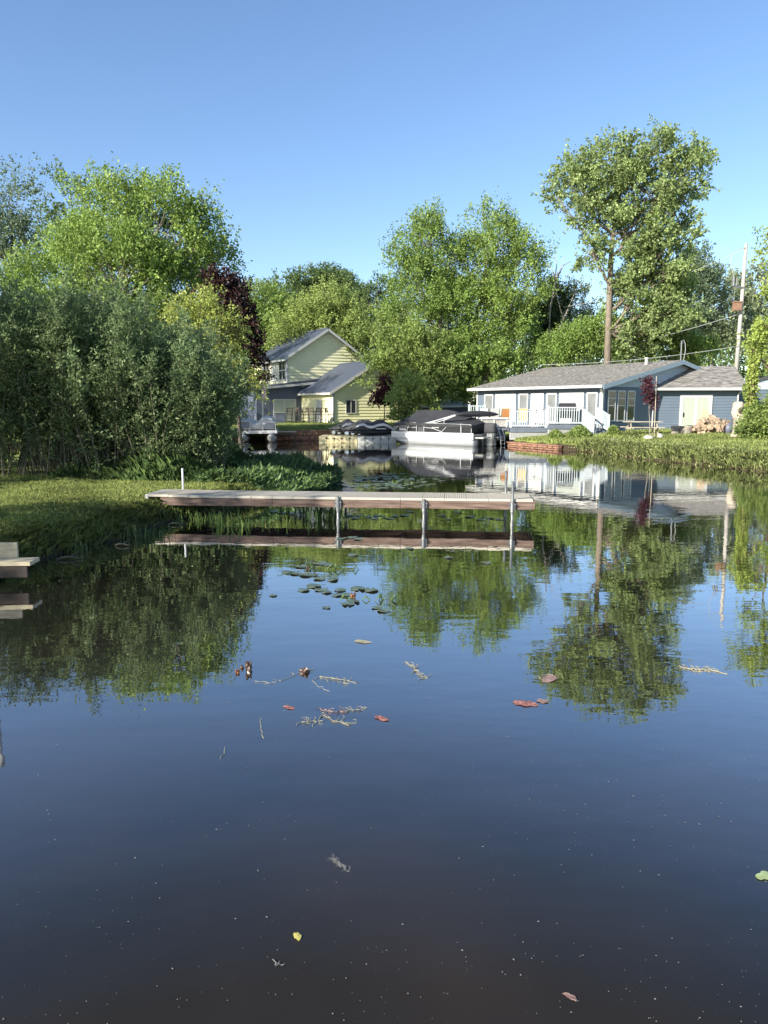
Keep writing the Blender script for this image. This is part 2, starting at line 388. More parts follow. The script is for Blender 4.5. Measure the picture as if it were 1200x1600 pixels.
# ------------------------------------------------------------------ foliage tools
def unit(a): return a / np.maximum(np.linalg.norm(a, axis=-1, keepdims=True), 1e-9)
def leaf_quads(P, D, Ls, ratio, rng):
    rnd = unit(rng.normal(size=P.shape)); S = unit(np.cross(D, rnd)); Nn = np.cross(D, S)
    Ls = Ls[:, None]; W = Ls * ratio * .5
    mid = P + D * Ls * .45 + Nn * Ls * .08
    V = np.stack([P, mid + S*W, P + D*Ls, mid - S*W], 1)
    return V.reshape(-1, 3)
def px_blob(Y, b):
    px, py, rx, ry = b[:4]; dy = b[4] if len(b) > 4 else 0.0
    c = at(px, py, Y + dy); s = (Y + dy) / F_PX
    wx, wz = rx * s, ry * s
    return (c.x, c.y, c.z, wx, min(wx, wz) * .95 if len(b) < 6 else b[5], wz)

def tree(name, label, cat, base, top, blobs, leaf, bark, r0=.2, n_clump=60, twigs=9, leaves=9, size=.17, ratio=.75,
         up=.5, tw_len=.8, clump_r=.17, seed=1, group=None, limb_r=.35, shell=.45, droop=0.0, trunk_pts=None, parts=('trunk','crown'), clump_abs=None):
    if size >= .17: size *= .78; leaves = leaves*1.5
    rng = np.random.default_rng(seed); rr = random.Random(seed)
    base = Vector(base); top = Vector(top)
    root = empty(name, base, 0, label, cat, group)
    tp = [Vector(p) for p in trunk_pts] if trunk_pts else None
    if not tp:
        tp = []
        for i in range(7):
            t = i / 6; p = base.lerp(top, t)
            p += Vector((rr.uniform(-1,1), rr.uniform(-1,1), 0)) * r0 * .9 * math.sin(math.pi * min(t*1.0, 1))
            tp.append(p)
    wood = MB(); n = len(tp)
    def loc(p): return Vector(p) - base
    rad = [r0 * (1.25 if i == 0 else 1) * (1 - .8 * i / (n-1)) for i in range(n)]
    tp[0] = tp[0] - Vector((0,0,.3))
    wood.tube([loc(p) for p in tp], rad, 9)
    vol = np.array([b[3]*b[4]*b[5] for b in blobs]) ** (2/3); share = vol / vol.sum()
    PP = []; DD = []
    def trunk_at(t):
        q = max(0, min(.999, t)) * (n-1); i = int(q); return tp[i].lerp(tp[i+1], q - i), rad[i] * (1-(q-i)) + rad[i+1]*(q-i)
    for bi, b in enumerate(blobs):
        c = np.array(b[:3]); r3 = np.array(b[3:6]); cv = Vector(b[:3])
        # limb from the trunk to the blob's heart
        best = None
        for k in range(20):
            t = .15 + .85*k/19; p, r = trunk_at(t)
            if p.z < cv.z - .35*b[5] or k == 0 or t < .3:
                s_ = abs((cv.z - p.z) - .8*math.hypot(cv.x-p.x, cv.y-p.y) - .3*b[5])
                if best is None or s_ < best[0]: best = (s_, p, r)
        _, p0, r_ = best; lr = min(r_*.75, r0 * limb_r)
        limb = []
        for k in range(6):
            t = k/5; q = p0.lerp(cv + Vector((0,0,b[5]*.3)), t); q.z -= math.sin(math.pi*t) * .12 * (cv-p0).length * (1 if droop == 0 else -1)
            q += Vector((rr.uniform(-1,1), rr.uniform(-1,1), rr.uniform(-.5,.5))) * .05 * (cv-p0).length * math.sin(math.pi*t)
            limb.append(q)
        wood.tube([loc(q) for q in limb], [lr * (1 - .75*k/5) for k in range(6)], 6)
        nc = max(3, int(n_clump * share[bi]))
        u = unit(rng.normal(size=(nc, 3))); u[:, 2] = np.where(u[:,2] < -.55, -u[:,2], u[:,2])
        rad_ = shell + (1.06 - shell) * rng.random(nc) ** .6
        cen = c + u * rad_[:, None] * r3 * (1 + .12*rng.normal(size=(nc,1)))
        for k in range(nc):
            q = Vector(cen[k]); s = limb[min(5, 2 + int(rng.random()*4))]
            m_ = s.lerp(q, .55); m_.z -= .08 * (q-s).length
            wood.tube([loc(s), loc(m_), loc(q)], [lr*.32, lr*.2, lr*.07], 4, False)
        cr = clump_abs if clump_abs else clump_r * float(np.mean(r3)) * 2
        tw = int(twigs)
        tc = np.repeat(cen, tw, 0) + rng.normal(size=(nc*tw, 3)) * cr * np.array([.55,.55,.45])
        out = unit(tc - c)
        td = unit(out * .6 + np.array([0,0,up - droop]) + .55*rng.normal(size=tc.shape))
        tl = tw_len * (.55 + .9*rng.random(len(tc)))
        lf = int(leaves)
        t = rng.random((len(tc), lf))
        P = tc[:,None,:] + td[:,None,:] * (t*tl[:,None])[:,:,None] + rng.normal(size=(len(tc), lf, 3)) * (tl[:,None,None]*.13*(1.15-.7*t[:,:,None]))
        D = unit(td[:,None,:]*.6 + rng.normal(size=P.shape)*.7 + np.array([0,0,-.15 - droop*.6]))
        PP.append(P.reshape(-1,3)); DD.append(D.reshape(-1,3))
    P = np.concatenate(PP); D = np.concatenate(DD)
    Ls = size * (.6 + .8*rng.random(len(P)))
    V = leaf_quads(P - np.array(base), D, Ls, ratio, rng)
    wood.build(parts[0], bark, root, True)
    np_mesh(parts[1], V, 4, leaf, root)
    return root

# ------------------------------------------------------------------ building tools
class Wall:
    """A wall line in house-local plan: a -> b, outside on the right-hand side."""
    def __init__(s, a, b):
        s.a = Vector((a[0], a[1], 0)); d = Vector((b[0]-a[0], b[1]-a[1], 0)); s.L = d.length
        s.d = d.normalized(); s.n = Vector((s.d.y, -s.d.x, 0))
    def p(s, t, o, z): v = s.a + s.d * t + s.n * o; return Vector((v.x, v.y, z))
    def box(s, mb, t0, t1, z0, z1, o0, o1):
        mb.hexa([s.p(t0,o1,z0), s.p(t1,o1,z0), s.p(t1,o0,z0), s.p(t0,o0,z0), s.p(t0,o1,z1), s.p(t1,o1,z1), s.p(t1,o0,z1), s.p(t0,o0,z1)])
def siding(mb, W, z0, top, lap=.18, t0=0.0, t1=None, out=.03):
    """Lap boards; top(t) or a number gives the roof line."""
    t1 = W.L if t1 is None else t1
    tf = top if callable(top) else (lambda t: top)
    zs = [tf(t0 + (t1-t0)*k/80) for k in range(81)]; zmax = max(zs)
    def span(z):
        ok = [k for k in range(81) if zs[k] >= z - 1e-6]
        if not ok: return None
        return t0 + (t1-t0)*ok[0]/80, t0 + (t1-t0)*ok[-1]/80
    z = z0
    while z < zmax - 1e-3:
        zt = min(z + lap, zmax); A = span(z); B = span(zt) or A
        if A is None: break
        mb.quad(W.p(A[0], out, z), W.p(A[1], out, z), W.p(B[1], .002, zt), W.p(B[0], .002, zt))
        mb.quad(W.p(A[0], .0, z), W.p(A[1], .0, z), W.p(A[1], out, z), W.p(A[0], out, z))
        z = zt
    # solid core behind the boards
    pts = [W.p(t0, 0, z0), W.p(t1, 0, z0)] + [W.p(t1 + (t0-t1)*k/12, 0, tf(t1 + (t0-t1)*k/12)) for k in range(13)]
    mb.prism(pts, -W.n * .15)
def window(W, t, z, wd, h, parent, frame_mat, pane_mat, mull=(), bars=(), fr=.09, name='window', proud=.078):
    f = MB()
    W.box(f, t, t+wd, z, z+fr, .046, proud+.02); W.box(f, t, t+wd, z+h-fr, z+h, .046, proud)
    W.box(f, t, t+fr, z+fr, z+h-fr, .046, proud); W.box(f, t+wd-fr, t+wd, z+fr, z+h-fr, .046, proud)
    for m in mull: W.box(f, t+m-fr*.4, t+m+fr*.4, z+fr, z+h-fr, .046, proud-.004)
    for b in bars: W.box(f, t+fr, t+wd-fr, z+b-fr*.35, z+b+fr*.35, .046, proud-.008)
    o = f.build(name, frame_mat, parent)
    p = MB(); W.box(p, t+fr*.9, t+wd-fr*.9, z+fr*.9, z+h-fr*.9, .052, .060)
    p.build('pane', pane_mat, o)
    return o
def roof_slab(mb, a, b, c, d, th=.14):
    a, b, c, d = map(Vector, (a, b, c, d)); n = (b-a).cross(d-a).normalized()
    if n.z < 0: n = -n
    o = n * th
    mb.hexa([a, b, c, d, a+o, b+o, c+o, d+o])
def ribs(mb, a, b, c, d, th=.14, step=.42):      # standing seams from the eave a-b up to the ridge d-c
    a, b, c, d = map(Vector, (a, b, c, d)); n = (b-a).cross(d-a).normalized()
    if n.z < 0: n = -n
    k = int((b-a).length / step)
    for i in range(1, k):
        t = i / k; mb.beam(a.lerp(b, t) + n*(th+.012), d.lerp(c, t) + n*(th+.012), .04, .03, n)

# ------------------------------------------------------------------ yellow house
def yellow_house():
    Y0 = 60.0; c = at(521, 663, Y0); base = tz(c.x, c.y) - .02
    base = .66
    root = empty('yellow_house', (c.x, Y0, base), R(30), 'pale yellow two storey house with blue grey metal roofs behind the lawn', 'house')
    E, PK, S, D = 2.80, 5.15, 4.0, 6.6      # eave, peak, half span, depth of the low gabled wing
    ys = MB()
    Wf = Wall((0,0), (8,0)); Wl = Wall((0,D), (0,0)); Wr = Wall((8,0), (8,D))
    top = lambda t: E + (PK-E) * (1 - abs(t-4)/4)
    siding(ys, Wf, 0, top, .25, out=.045); siding(ys, Wl, 0, E, .25); siding(ys, Wr, 0, E, .2)
    # upper storey block
    u0, u1, v0, v1 = -1.15, 6.45, D + .02, D + 8.0; UE, UP = 5.75, 8.2
    Wuf = Wall((u0,v0), (u1,v0)); Wul = Wall((u0,v1), (u0,v0)); Wur = Wall((u1,v0), (u1,v1))
    um = (u1-u0)/2; utop = lambda t: UE + (UP-UE) * (1 - abs(t-um)/um)
    siding(ys, Wuf, 2.6, utop, .27, out=.05); siding(ys, Wul, 2.6, UE, .22); siding(ys, Wur, 0, UE, .22)
    ys.build('wall', M['yellow_siding'], root)
    def ctrim(W_, t0, t1, z0, z1, o):
        q = MB(); W_.box(q, t0, t1, z0, z1, .046, o); q.build('corner_trim', M['white'], root)
    for W_, z0, z1 in ((Wf, 0, E-.1), (Wuf, 3.4, UE-.12)):
        ctrim(W_, -.05, .09, z0, z1, .066); ctrim(W_, W_.L-.09, W_.L+.05, z0, z1, .066)
    ctrim(Wl, D-.1, D+.045, 0, E-.1, .064); ctrim(Wul, Wul.L-.1, Wul.L+.045, 3.4, UE-.12, .064)
    # roofs
    def gable_roof(x0, x1, y0, y1, e, p, ov, fo, nm):
        rf = MB(); xm = (x0+x1)/2; sl = (p-e)/(xm-x0); zo = e - ov*sl
        a, b, cc, d = (x0-ov, y0-fo, zo), (x0-ov, y1, zo), (xm, y1, p), (xm, y0-fo, p)
        roof_slab(rf, a, b, cc, d); ribs(rf, a, b, cc, d)
        a2, b2, c2, d2 = (x1+ov, y1, zo), (x1+ov, y0-fo, zo), (xm, y0-fo, p), (xm, y1, p)
        roof_slab(rf, a2, b2, c2, d2); ribs(rf, a2, b2, c2, d2)
        rf.beam((xm, y0-fo, p+.15), (xm, y1, p+.15), .3, .06)
        r = rf.build('roof', M['metal_roof'], root)
        fa = MB()
        for xx in (x0-ov, x1+ov):
            fa.beam((xx, y0-fo-.015, zo+.0), (xm, y0-fo-.015, p+.0), .03, .2, (0,0,1))
        fa.beam((x0-ov-.02, y0-fo, zo+.0), (x0-ov-.02, y1, zo+.0), .04, .18)
        fa.build('fascia', M['white'], r)
        return r
    gable_roof(0, 8, 0, D+2, E, PK, .42, .35, 'low')
    gable_roof(u0, u1, v0, v1, UE, UP, .45, .4, 'high')
    # shed roofed wing on the left with dark siding
    sx0, sx1, sv = -4.1, 0.0, D - .35
    dk = MB(); Ws = Wall((sx0, sv), (sx1, sv)); stop = lambda t: 3.05 + .13*t
    siding(dk, Ws, 0, stop, .2); siding(dk, Wall((sx0, D+5), (sx0, sv)), 0, 3.0, .2)
    dk.build('wing_wall', M['slate_siding'], root)
    sr = MB(); a, b, cc, d = (sx0-.5, sv-.5, 3.0), (sx0-.5, D+5, 3.0), (2.4, D+5, 3.95), (2.4, sv-.5, 3.95)
    roof_slab(sr, a, b, cc, d, .1); r = sr.build('roof', M['metal_roof'], root)
    fa = MB(); fa.beam((sx0-.5, sv-.52, 2.97), (1.35, sv-.52, 3.575), .03, .2); fa.build('fascia', M['white'], r)
    # windows, doors
    window(Wf, 1.08, .95, .98, 1.12, root, M['white'], M['glass'], mull=(.49,), fr=.07)
    window(Ws, 1.45, .06, 2.1, 2.1, root, M['white'], M['curtain'], mull=(1.05,), fr=.09, name='patio_door')
    window(Wl, 3.5, .04, 1.05, 2.05, root, M['white'], M['white_vinyl'], fr=.12, name='door')
    for k, (tt, ww) in enumerate(((Wul.L-1.75, 1.55), (Wul.L-3.65, 1.7), (Wul.L-5.6, 1.6))):
        window(Wul, tt, 3.75, ww, 1.75, root, M['white'], M['glass'] if k != 1 else M['curtain'], mull=(ww/2,), bars=(.9,), fr=.11)
    ds = MB(); ds.tube([(-.1,-.12,E-.2), (-.06,-.08,E-.45), (-.06,-.08,.1)], .04, 6); ds.build('downspout', M['white'], root)
    # rear vent stack
    v = MB(); v.tube([(2.0, v1-2.5, UP-.5), (2.0, v1-2.5, UP+.25)], .08, 8); v.build('vent_pipe', M['black'], root)
    return root
yh = yellow_house()

# ------------------------------------------------------------------ blue house with its garage wing
BA = R(35)
def blue_house():
    e2 = Vector((12.2, 42.0)); gz = .85
    root = empty('blue_house', (e2.x, e2.y, gz), BA, 'long blue sided house with grey shingle roof and white trimmed windows', 'house')
    # local x: along the gable end (right, away), local y: along the long front (left, away)
    E, PK, S, Ln = 2.45, 3.95, 6.9, 10.35
    Wf = Wall((0,Ln), (0,0)); Wg = Wall((0,0), (2*S,0))
    bs = MB(); siding(bs, Wf, -.3, E, .16); siding(bs, Wg, -.2, E, .16)
    siding(bs, Wall((2*S,Ln), (0,Ln)), -.3, E, .3)
    bs.build('wall', M['blue_siding'], root)
    gg = MB(); siding(gg, Wg, E, lambda t: E + (PK-E)*(1-abs(t-S)/S), .2); gg.build('gable_panel', M['grey_gable'], root)
    rf = MB(); ov, fo = .45, .4; sl = (PK-E)/S; zo = E - ov*sl + .06
    a, b, c, d = (-ov,-fo,zo), (-ov,Ln+fo,zo), (S,Ln+fo,PK+.06), (S,-fo,PK+.06)
    roof_slab(rf, a, b, c, d, .12)
    roof_slab(rf, (2*S+ov,Ln+fo,zo), (2*S+ov,-fo,zo), (S,-fo,PK+.06), (S,Ln+fo,PK+.06), .12)
    r = rf.build('roof', M['shingles'], root)
    gt = MB(); gt.box(-ov-.13, -ov, -fo-.02, Ln+fo, zo-.04, zo+.11); gt.build('gutter', M['white'], r)
    rm = mat('grey_blue_rake', (.32,.40,.47), .5, var=.05)
    for x_ in (-ov, 2*S+ov):
        fa = MB(); fa.beam((x_,-fo-.02,zo-.02),(S,-fo-.02,PK+.04),.03,.24); fa.build('rake_board', rm, r)
    vp = MB(); vp.tube([(S-1.0,1.5,PK-.5),(S-1.0,1.5,PK+.35)], .09, 8); vp.tube([(S-1.0,1.5,PK+.3),(S-1.0,1.5,PK+.38)], .12, 8); vp.build('vent_pipe', M['white'], r)
    sf = MB(); sf.box(-ov+.02, -.03, -.0, Ln, E-.05, E-.02); sf.build('soffit', M['white'], r)
    # front openings, measured along the wall from the near corner
    spec = [('n', .045,.095), ('p', .15,.325), ('n', .365,.44), ('d', .475,.58), ('n', .615,.70), ('p', .735,.89), ('n', .915,.975)]
    pxs = [(914,931,'n'), (872,910,'p'), (852,868,'n'), (828,848,'d'), (809,824,'n'), (773,805,'p'), (756,770,'n')]
    def along(px):      # where the photo's column meets the long front
        u = (px-600)/F_PX; dx, dy = -math.sin(BA), math.cos(BA)
        k = (u*e2.y - e2.x) / (dx - u*dy); return k
    for l, rr_, kd in pxs:
        s1, s0 = along(l), along(rr_); t = Ln - s1; wd = s1 - s0
        if kd == 'd': window(Wf, t, -.05, wd, 2.2, root, M['white_vinyl'], M['white'], fr=.2, name='door')
        elif kd == 'p': window(Wf, t, .35, wd, 1.8, root, M['white_vinyl'], M['blind'], fr=.085)
        else: window(Wf, t, .35, wd, 1.8, root, M['white_vinyl'], M['screen'], fr=.10)
    for W_, a_, b_, o_ in ((Wf, Ln-.13, Ln+.034, .055), (Wg, -.055, .12, .056), (Wf, 0, .13, .055)):
        ct_ = MB(); W_.box(ct_, a_, b_, -.2, E-.06, .031, o_); ct_.build('corner_trim', M['white'], root)
    for k in range(3):
        window(Wg, .42 + k*.86, .5, .72, 1.75, root, M['white_vinyl'], M['glass'], bars=(.9, 1.3), mull=(), fr=.075)
    fd = MB(); Wg.box(fd, 0, 6, -.75, -.2, -.05, .012); Wf.box(fd, 0, Ln, -.75, -.3, -.05, .012); fd.build('foundation', M['concrete'], root)
    dp = MB(); dp.tube([(-.5,-.25,zo), (-.12,-.1,zo-.3), (-.08,-.09,zo-.45), (-.08,-.09,-.25)], .045, 6)
    dp.build('downspout', M['white'], root)
    d2 = MB(); d2.tube([(4.55,-.09,E+.3),(4.55,-.09,-.25)], .04, 6); d2.build('downspout', M['white'], root)
    return root
bh = blue_house()

def garage():
    Y0 = 45.0; gz = .78; l = 15.6; r_ = at(1152, 640, Y0-.4).x
    root = empty('blue_garage', (l, Y0, gz), R(-5), 'low blue sided garage wing with a white sliding door and grey shingles', 'garage')
    Wd = r_ - l; E, PK, S = 2.55, 3.72, 2.3
    def lx(px):
        u = (px-600)/F_PX; c, s_ = math.cos(R(-5)), math.sin(R(-5)); return (u*Y0 - l) / (c - u*s_)
    Wf = Wall((0,0), (Wd,0)); Wr = Wall((Wd,0), (Wd,2*S))
    bs = MB(); siding(bs, Wf, 0, E, .17); siding(bs, Wr, 0, lambda t: E + (PK-E)*(1-abs(t-S)/S), .17)
    bs.build('wall', M['blue_siding'], root)
    rf = MB(); ov = .4; sl = (PK-E)/S; zo = E - ov*sl + .06
    roof_slab(rf, (0,-ov,zo), (Wd+.45,-ov,zo), (Wd+.45,S,PK+.06), (0,S,PK+.06), .12)
    roof_slab(rf, (Wd+.45,2*S+ov,zo), (0,2*S+ov,zo), (0,S,PK+.06), (Wd+.45,S,PK+.06), .12)
    r = rf.build('roof', M['shingles'], root)
    gt = MB(); gt.box(.3, Wd+.45, -ov-.12, -ov, zo-.05, zo+.1); gt.build('gutter', M['white'], r)
    rk = MB(); rk.beam((Wd+.47,-ov,zo), (Wd+.47,S,PK+.06), .03, .2); rk.build('rake_board', M['canvas_grey'], r)
    t0, t1 = lx(1057), lx(1107)
    dr = window(Wf, t0, .0, t1-t0, 2.1, root, M['white_vinyl'], M['curtain'], mull=((t1-t0)*.5,), fr=.19, name='sliding_door')
    hd = MB(); Wf.box(hd, t0+.21, t0+.25, .8, 1.05, .06, .12); hd.build('handle', M['black'], dr)
    window(Wr, 1.2, .9, 1.2, 1.0, root, M['white_vinyl'], M['glass'], mull=(.6,), fr=.09)
    ct_ = MB(); Wf.box(ct_, Wd-.1, Wd+.03, 0, E-.06, .031, .053); ct_.build('corner_trim', M['blue_siding'], root)
    ds = MB(); ds.tube([(Wd+.1,-.45,zo), (Wd-.05,-.1,zo-.3), (Wd-.05,-.09,.1)], .045, 6); ds.build('downspout', M['white'], root)
    We = Wall((Wd-.5, 1.6), (Wd+5.0, 1.6)); rw = MB(); siding(rw, We, 0, E-.1, .17); rw.build('rear_wing_wall', M['blue_siding'], root)
    gp = MB(); siding(gp, We, E-.1, lambda t: E-.1+.28*(5.5-abs(t-5.5)), .2); gp.build('gable_panel', M['grey_gable'], root)
    er = MB(); er.beam((Wd-.6, 1.5, E-.15), (Wd+5.0, 1.5, E-.1+1.5), .1, .16); er.build('rake_board', M['canvas_grey'], r)
    sd_ = MB(); Wf.box(sd_, .3, Wd, -.35, 0, -.1, .01); sd_.build('foundation', M['concrete'], root)
garage()

# roof mast between the two roofs
def mast():
    p = at(1062, 590, 46.2); root = empty('antenna_mast', (p.x, 46.2, 3.9), 0, 'thin metal service mast with a bent cable rising where the two blue roofs meet', 'mast')
    b = MB(); b.tube([(0,0,-2.4),(0,0,2.25)], .045, 8); b.build('pole', M['galv'], root)
    c = MB(); c.tube([(0,0,2.2),(.12,0,2.3),(.22,0,2.1),(.26,0,1.7),(.2,0,1.2),(.05,0,.9)], .02, 5); c.build('cable', M['wire'], root)
    d = MB(); d.beam((-.12,0,2.05),(.12,0,2.15),.04,.04); d.build('bracket', M['galv'], root)
mast()

# ------------------------------------------------------------------ deck of the blue house
def deck():
    Y0 = 42.0; p0 = at(797, 690, Y0); x0 = p0.x
    def X(px, y=Y0): return at(px, 650, y).x
    def Z(py, y=Y0): return at(600, py, y).z
    root = empty('deck', (0, 0, 0), 0, 'raised grey house deck with pale balustrades, lattice skirt and stairs', 'deck')
    zf1, zf2 = Z(668), Z(663.5)
    xm, xr, xl = X(855), X(908), X(751)
    fl = MB()
    n = 24
    for k in range(n):        # boards running back to the house front
        ya, yb = Y0 - .02 + k*.15, Y0 - .02 + k*.15 + .143
        fl.box(x0-.02, xm, ya, yb, zf1-.05, zf1); fl.box(xm+.003, xr, ya-.05, yb-.05, zf2-.05, zf2)
    fl.build('deck_floor', M['deck_grey'], root)
    fs = MB(); fs.box(x0-.1, xm, Y0-.08, Y0-.04, zf1-.26, zf1-.0); fs.box(xm+.002, xr+.05, Y0-.13, Y0-.09, zf2-.24, zf2); fs.box(x0-.12,x0-.06,Y0-.08,Y0+3.4,zf1-.26,zf1)
    fs.build('fascia', M['deck_grey'], root)
    # left low platform with white edge and pale skirt
    lp = MB(); zl = zf1
    lp.box(xl, x0-.14, Y0+.3, Y0+3.6, zl-.16, zl); lp.build('side_platform', M['deck_grey'], root)
    sk = MB(); sk.box(xl+.2, x0-.14, Y0+.9, Y0+3.4, .25, zl-.165); sk.build('side_skirt', M['concrete'], root)
    for xx in (xl+.15, (xl+x0)/2):
        q = MB(); q.box(xx, xx+.09, Y0+.4, Y0+.49, -.1, zl-.165); q.build('post', M['white'], root)
    # lattice skirts: crossed strips
    def lattice(xa, xb, za, zb, y):
        mb = MB(); s = .085; h = zb - za; k = -h
        w_ = xb - xa
        while k < w_:
            for sg in (1, -1):
                a0, b0 = k, k + h
                xa_, xb_ = max(0, a0), min(w_, b0)
                if xb_ - xa_ < .02: continue
                z1 = (xa_ - a0) / h; z2 = (xb_ - a0) / h
                if sg < 0: z1, z2 = 1-z1, 1-z2
                mb.beam((xa+xa_, y-.005*sg, za+z1*h), (xa+xb_, y-.005*sg, za+z2*h), .02, .008, (0,1,0)) if False else mb.beam((xa+xa_, y-.006*sg, za+z1*h), (xa+xb_, y-.006*sg, za+z2*h), .008, .024, (0,0,1))
            k += s
        mb.box(xa, xb, y-.02, y+.02, za-.03, za+.01); mb.box(xa-.02, xa+.03, y-.022, y+.022, za, zb)
        o = mb.build('lattice_skirt', M['white'], root)
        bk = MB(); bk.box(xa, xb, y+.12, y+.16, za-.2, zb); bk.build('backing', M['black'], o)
    lattice(x0-.02, xm, .38, zf1-.27, Y0-.02); lattice(xm+.06, xr-.1, .5, zf2-.25, Y0-.07)
    def rail(p, q, h0, h, name='railing', post=(True, True), step=.13, ph=.08):
        p, q = Vector(p), Vector(q); mb = MB(); d = q - p; Ld = math.hypot(d.x, d.y); k = max(2, int(Ld/step))
        mb.beam(p + Vector((0,0,h)), q + Vector((0,0,h)), .09, .06); mb.beam(p + Vector((0,0,h0)), q + Vector((0,0,h0)), .06, .07)
        for i in range(1, k):
            a = p.lerp(q, i/k); mb.box(a.x-.019, a.x+.019, a.y-.019, a.y+.019, a.z+h0, a.z+h)
        o = mb.build(name, M['rail_white'], root)
        for i, e in enumerate((p, q)):
            if post[i]:
                m = MB(); m.box(e.x-.06, e.x+.06, e.y-.06, e.y+.06, e.z-.15, e.z+h+ph); m.box(e.x-.075, e.x+.075, e.y-.075, e.y+.075, e.z+h+ph, e.z+h+ph+.03); m.build('post', M['rail_white'], root)
        return o
    rail((x0, Y0, zf1), (xm-.06, Y0, zf1), .1, .90)
    rail((xm+.02, Y0-.05, zf2), (xr, Y0-.05, zf2), .1, .95, post=(True, False))
    # stairs going down to the right front
    s0 = Vector((X(908), Y0-.05, zf2)); s1 = Vector((X(927, 40.2), 40.2, Z(678, 40.2)))
    rail(s0, s1, .12, .92, post=(False, True), ph=.0)
    t0 = Vector((X(934, 41.4), 41.4, zf2)); t1 = Vector((X(951, 40.2), 40.2, Z(675.5, 40.2)))
    rail(t0, t1, .12, .92, ph=.0)
    stp = MB(); nst = 4
    for k in range(nst):
        f0 = k / nst; a = s0.lerp(s1, f0); b = t0.lerp(t1, f0); zz = zf2 - (k+1) * (zf2 - s1.z + .02) / nst + .06
        y0_ = a.y - .40; stp.box(a.x+.08 + .0, b.x+.1, y0_, a.y + .05, zz-.2, zz)
    stp.build('stairs', M['deck_grey'], root)
    # far rail seen above the boat
    rail((X(733,47), 47, Z(651,47)), (X(757,47), 47, Z(651,47)), .1, .66, post=(True, True))
    return dict(zf1=zf1, zf2=zf2, zl=zl, Y0=Y0, X=X, Z=Z)
DK = deck()

def sling_chair(name, label, loc, rz, fab, group='chairs on the blue house deck'):
    root = empty(name, loc, rz, label, 'chair', group)
    f = MB()
    for s in (-.27, .27):
        f.tube([(s,-.28,0),(s,-.25,.6),(s,.2,.62),(s,.3,.42),(s,.42,0)], .022, 6)
        f.tube([(s,.2,.40),(s,.38,1.05)], .022, 6)
    f.build('frame', M['galv'], root)
    st_ = MB(); st_.hexa([(-.25,-.24,.42),(.25,-.24,.42),(.25,.22,.38),(-.25,.22,.38),(-.25,-.24,.45),(.25,-.24,.45),(.25,.22,.41),(-.25,.22,.41)]); st_.build('seat', fab, root)
    b = MB(); b.hexa([(-.25,.2,.42),(.25,.2,.42),(.25,.24,.42),(-.25,.24,.42),(-.25,.36,1.05),(.25,.36,1.05),(.25,.40,1.05),(-.25,.40,1.05)]); b.build('backrest', fab, root)
    return root
zl, zf1, zf2 = DK['zl'], DK['zf1'], DK['zf2']; DX = DK['X']
sling_chair('patio_chair', 'orange backed deck chair at the left end of the balustrade', (DX(787,43.3), 43.3, zl), R(195), M['orange_fabric'])
sling_chair('patio_chair', 'grey deck chair beside the orange backed chair', (DX(773,43.5), 43.5, zl), R(170), M['grey_fabric'])
sling_chair('patio_chair', 'white deck chair farthest left above the boat motor', (DX(760,43.6), 43.6, zl), R(150), M['white_vinyl'])
sling_chair('patio_chair', 'tan deck chair behind the lower balustrade near the house door', (DX(819,43.2), 43.2, zf1), R(160), mat('tan_sling', (.60,.44,.20), .7, var=.1))
def bench():
    x0, x1 = DX(750, 42.1), DX(795, 42.1); root = empty('deck_bench', ((x0+x1)/2, 42.35, zl), 0, 'long white bench along the deck edge behind the boat motor', 'bench'); h = (x1-x0)/2
    t = MB(); t.box(-h,h,-.24,.24,.46,.56); t.build('seat', M['white'], root, bevel=.01)
    f = MB(); f.box(-h+.1,h-.05,-.16,-.12,.04,.455); f.build('front_panel', M['concrete'], root)
    for x in (-h+.1, 0, h-.1):
        l = MB(); l.box(x-.04,x+.04,-.2,-.165,0,.455); l.build('leg', M['white'], root)
bench()
def grill():
    root = empty('barbecue_grill', (DX(886,42.6), 42.6, zf2), 0, 'black barbecue grill with rounded lid on the upper deck', 'grill')
    b = MB(); b.box(-.55,.55,-.25,.25,.35,.78); b.build('body', M['black'], root)
    rings = []
    for x in (-.45,.45):
        rings.append([(x, .27*math.cos(a), .80 + .40*math.sin(a)) for a in [math.pi*k/8 for k in range(9)]])
    l = MB(); l.loft(rings); l.build('lid', M['canvas'], root)
    for s in (-.5,.5):
        q = MB(); q.box(s-.03,s+.03,-.2,.2,0,.35); q.build('leg', M['black'], root)
    h = MB(); h.tube([(-.3,-.3,.95),(.3,-.3,.95)], .02, 6); h.build('handle', M['aluminium'], root)
grill()
def side_table():
    root = empty('patio_table', (DX(838,43.0), 43.0, zf1), 0, 'round white patio table behind the lower balustrade', 'table')
    t = MB(); t.tube([(0,0,.98),(0,0,1.02)], .55, 20); t.build('tabletop', M['white'], root)
    l = MB(); l.tube([(0,0,.02),(0,0,.98)], .05, 8); l.tube([(0,0,0),(0,0,.05)], .3, 14); l.build('pedestal', M['grey_fabric'], root)
side_table()

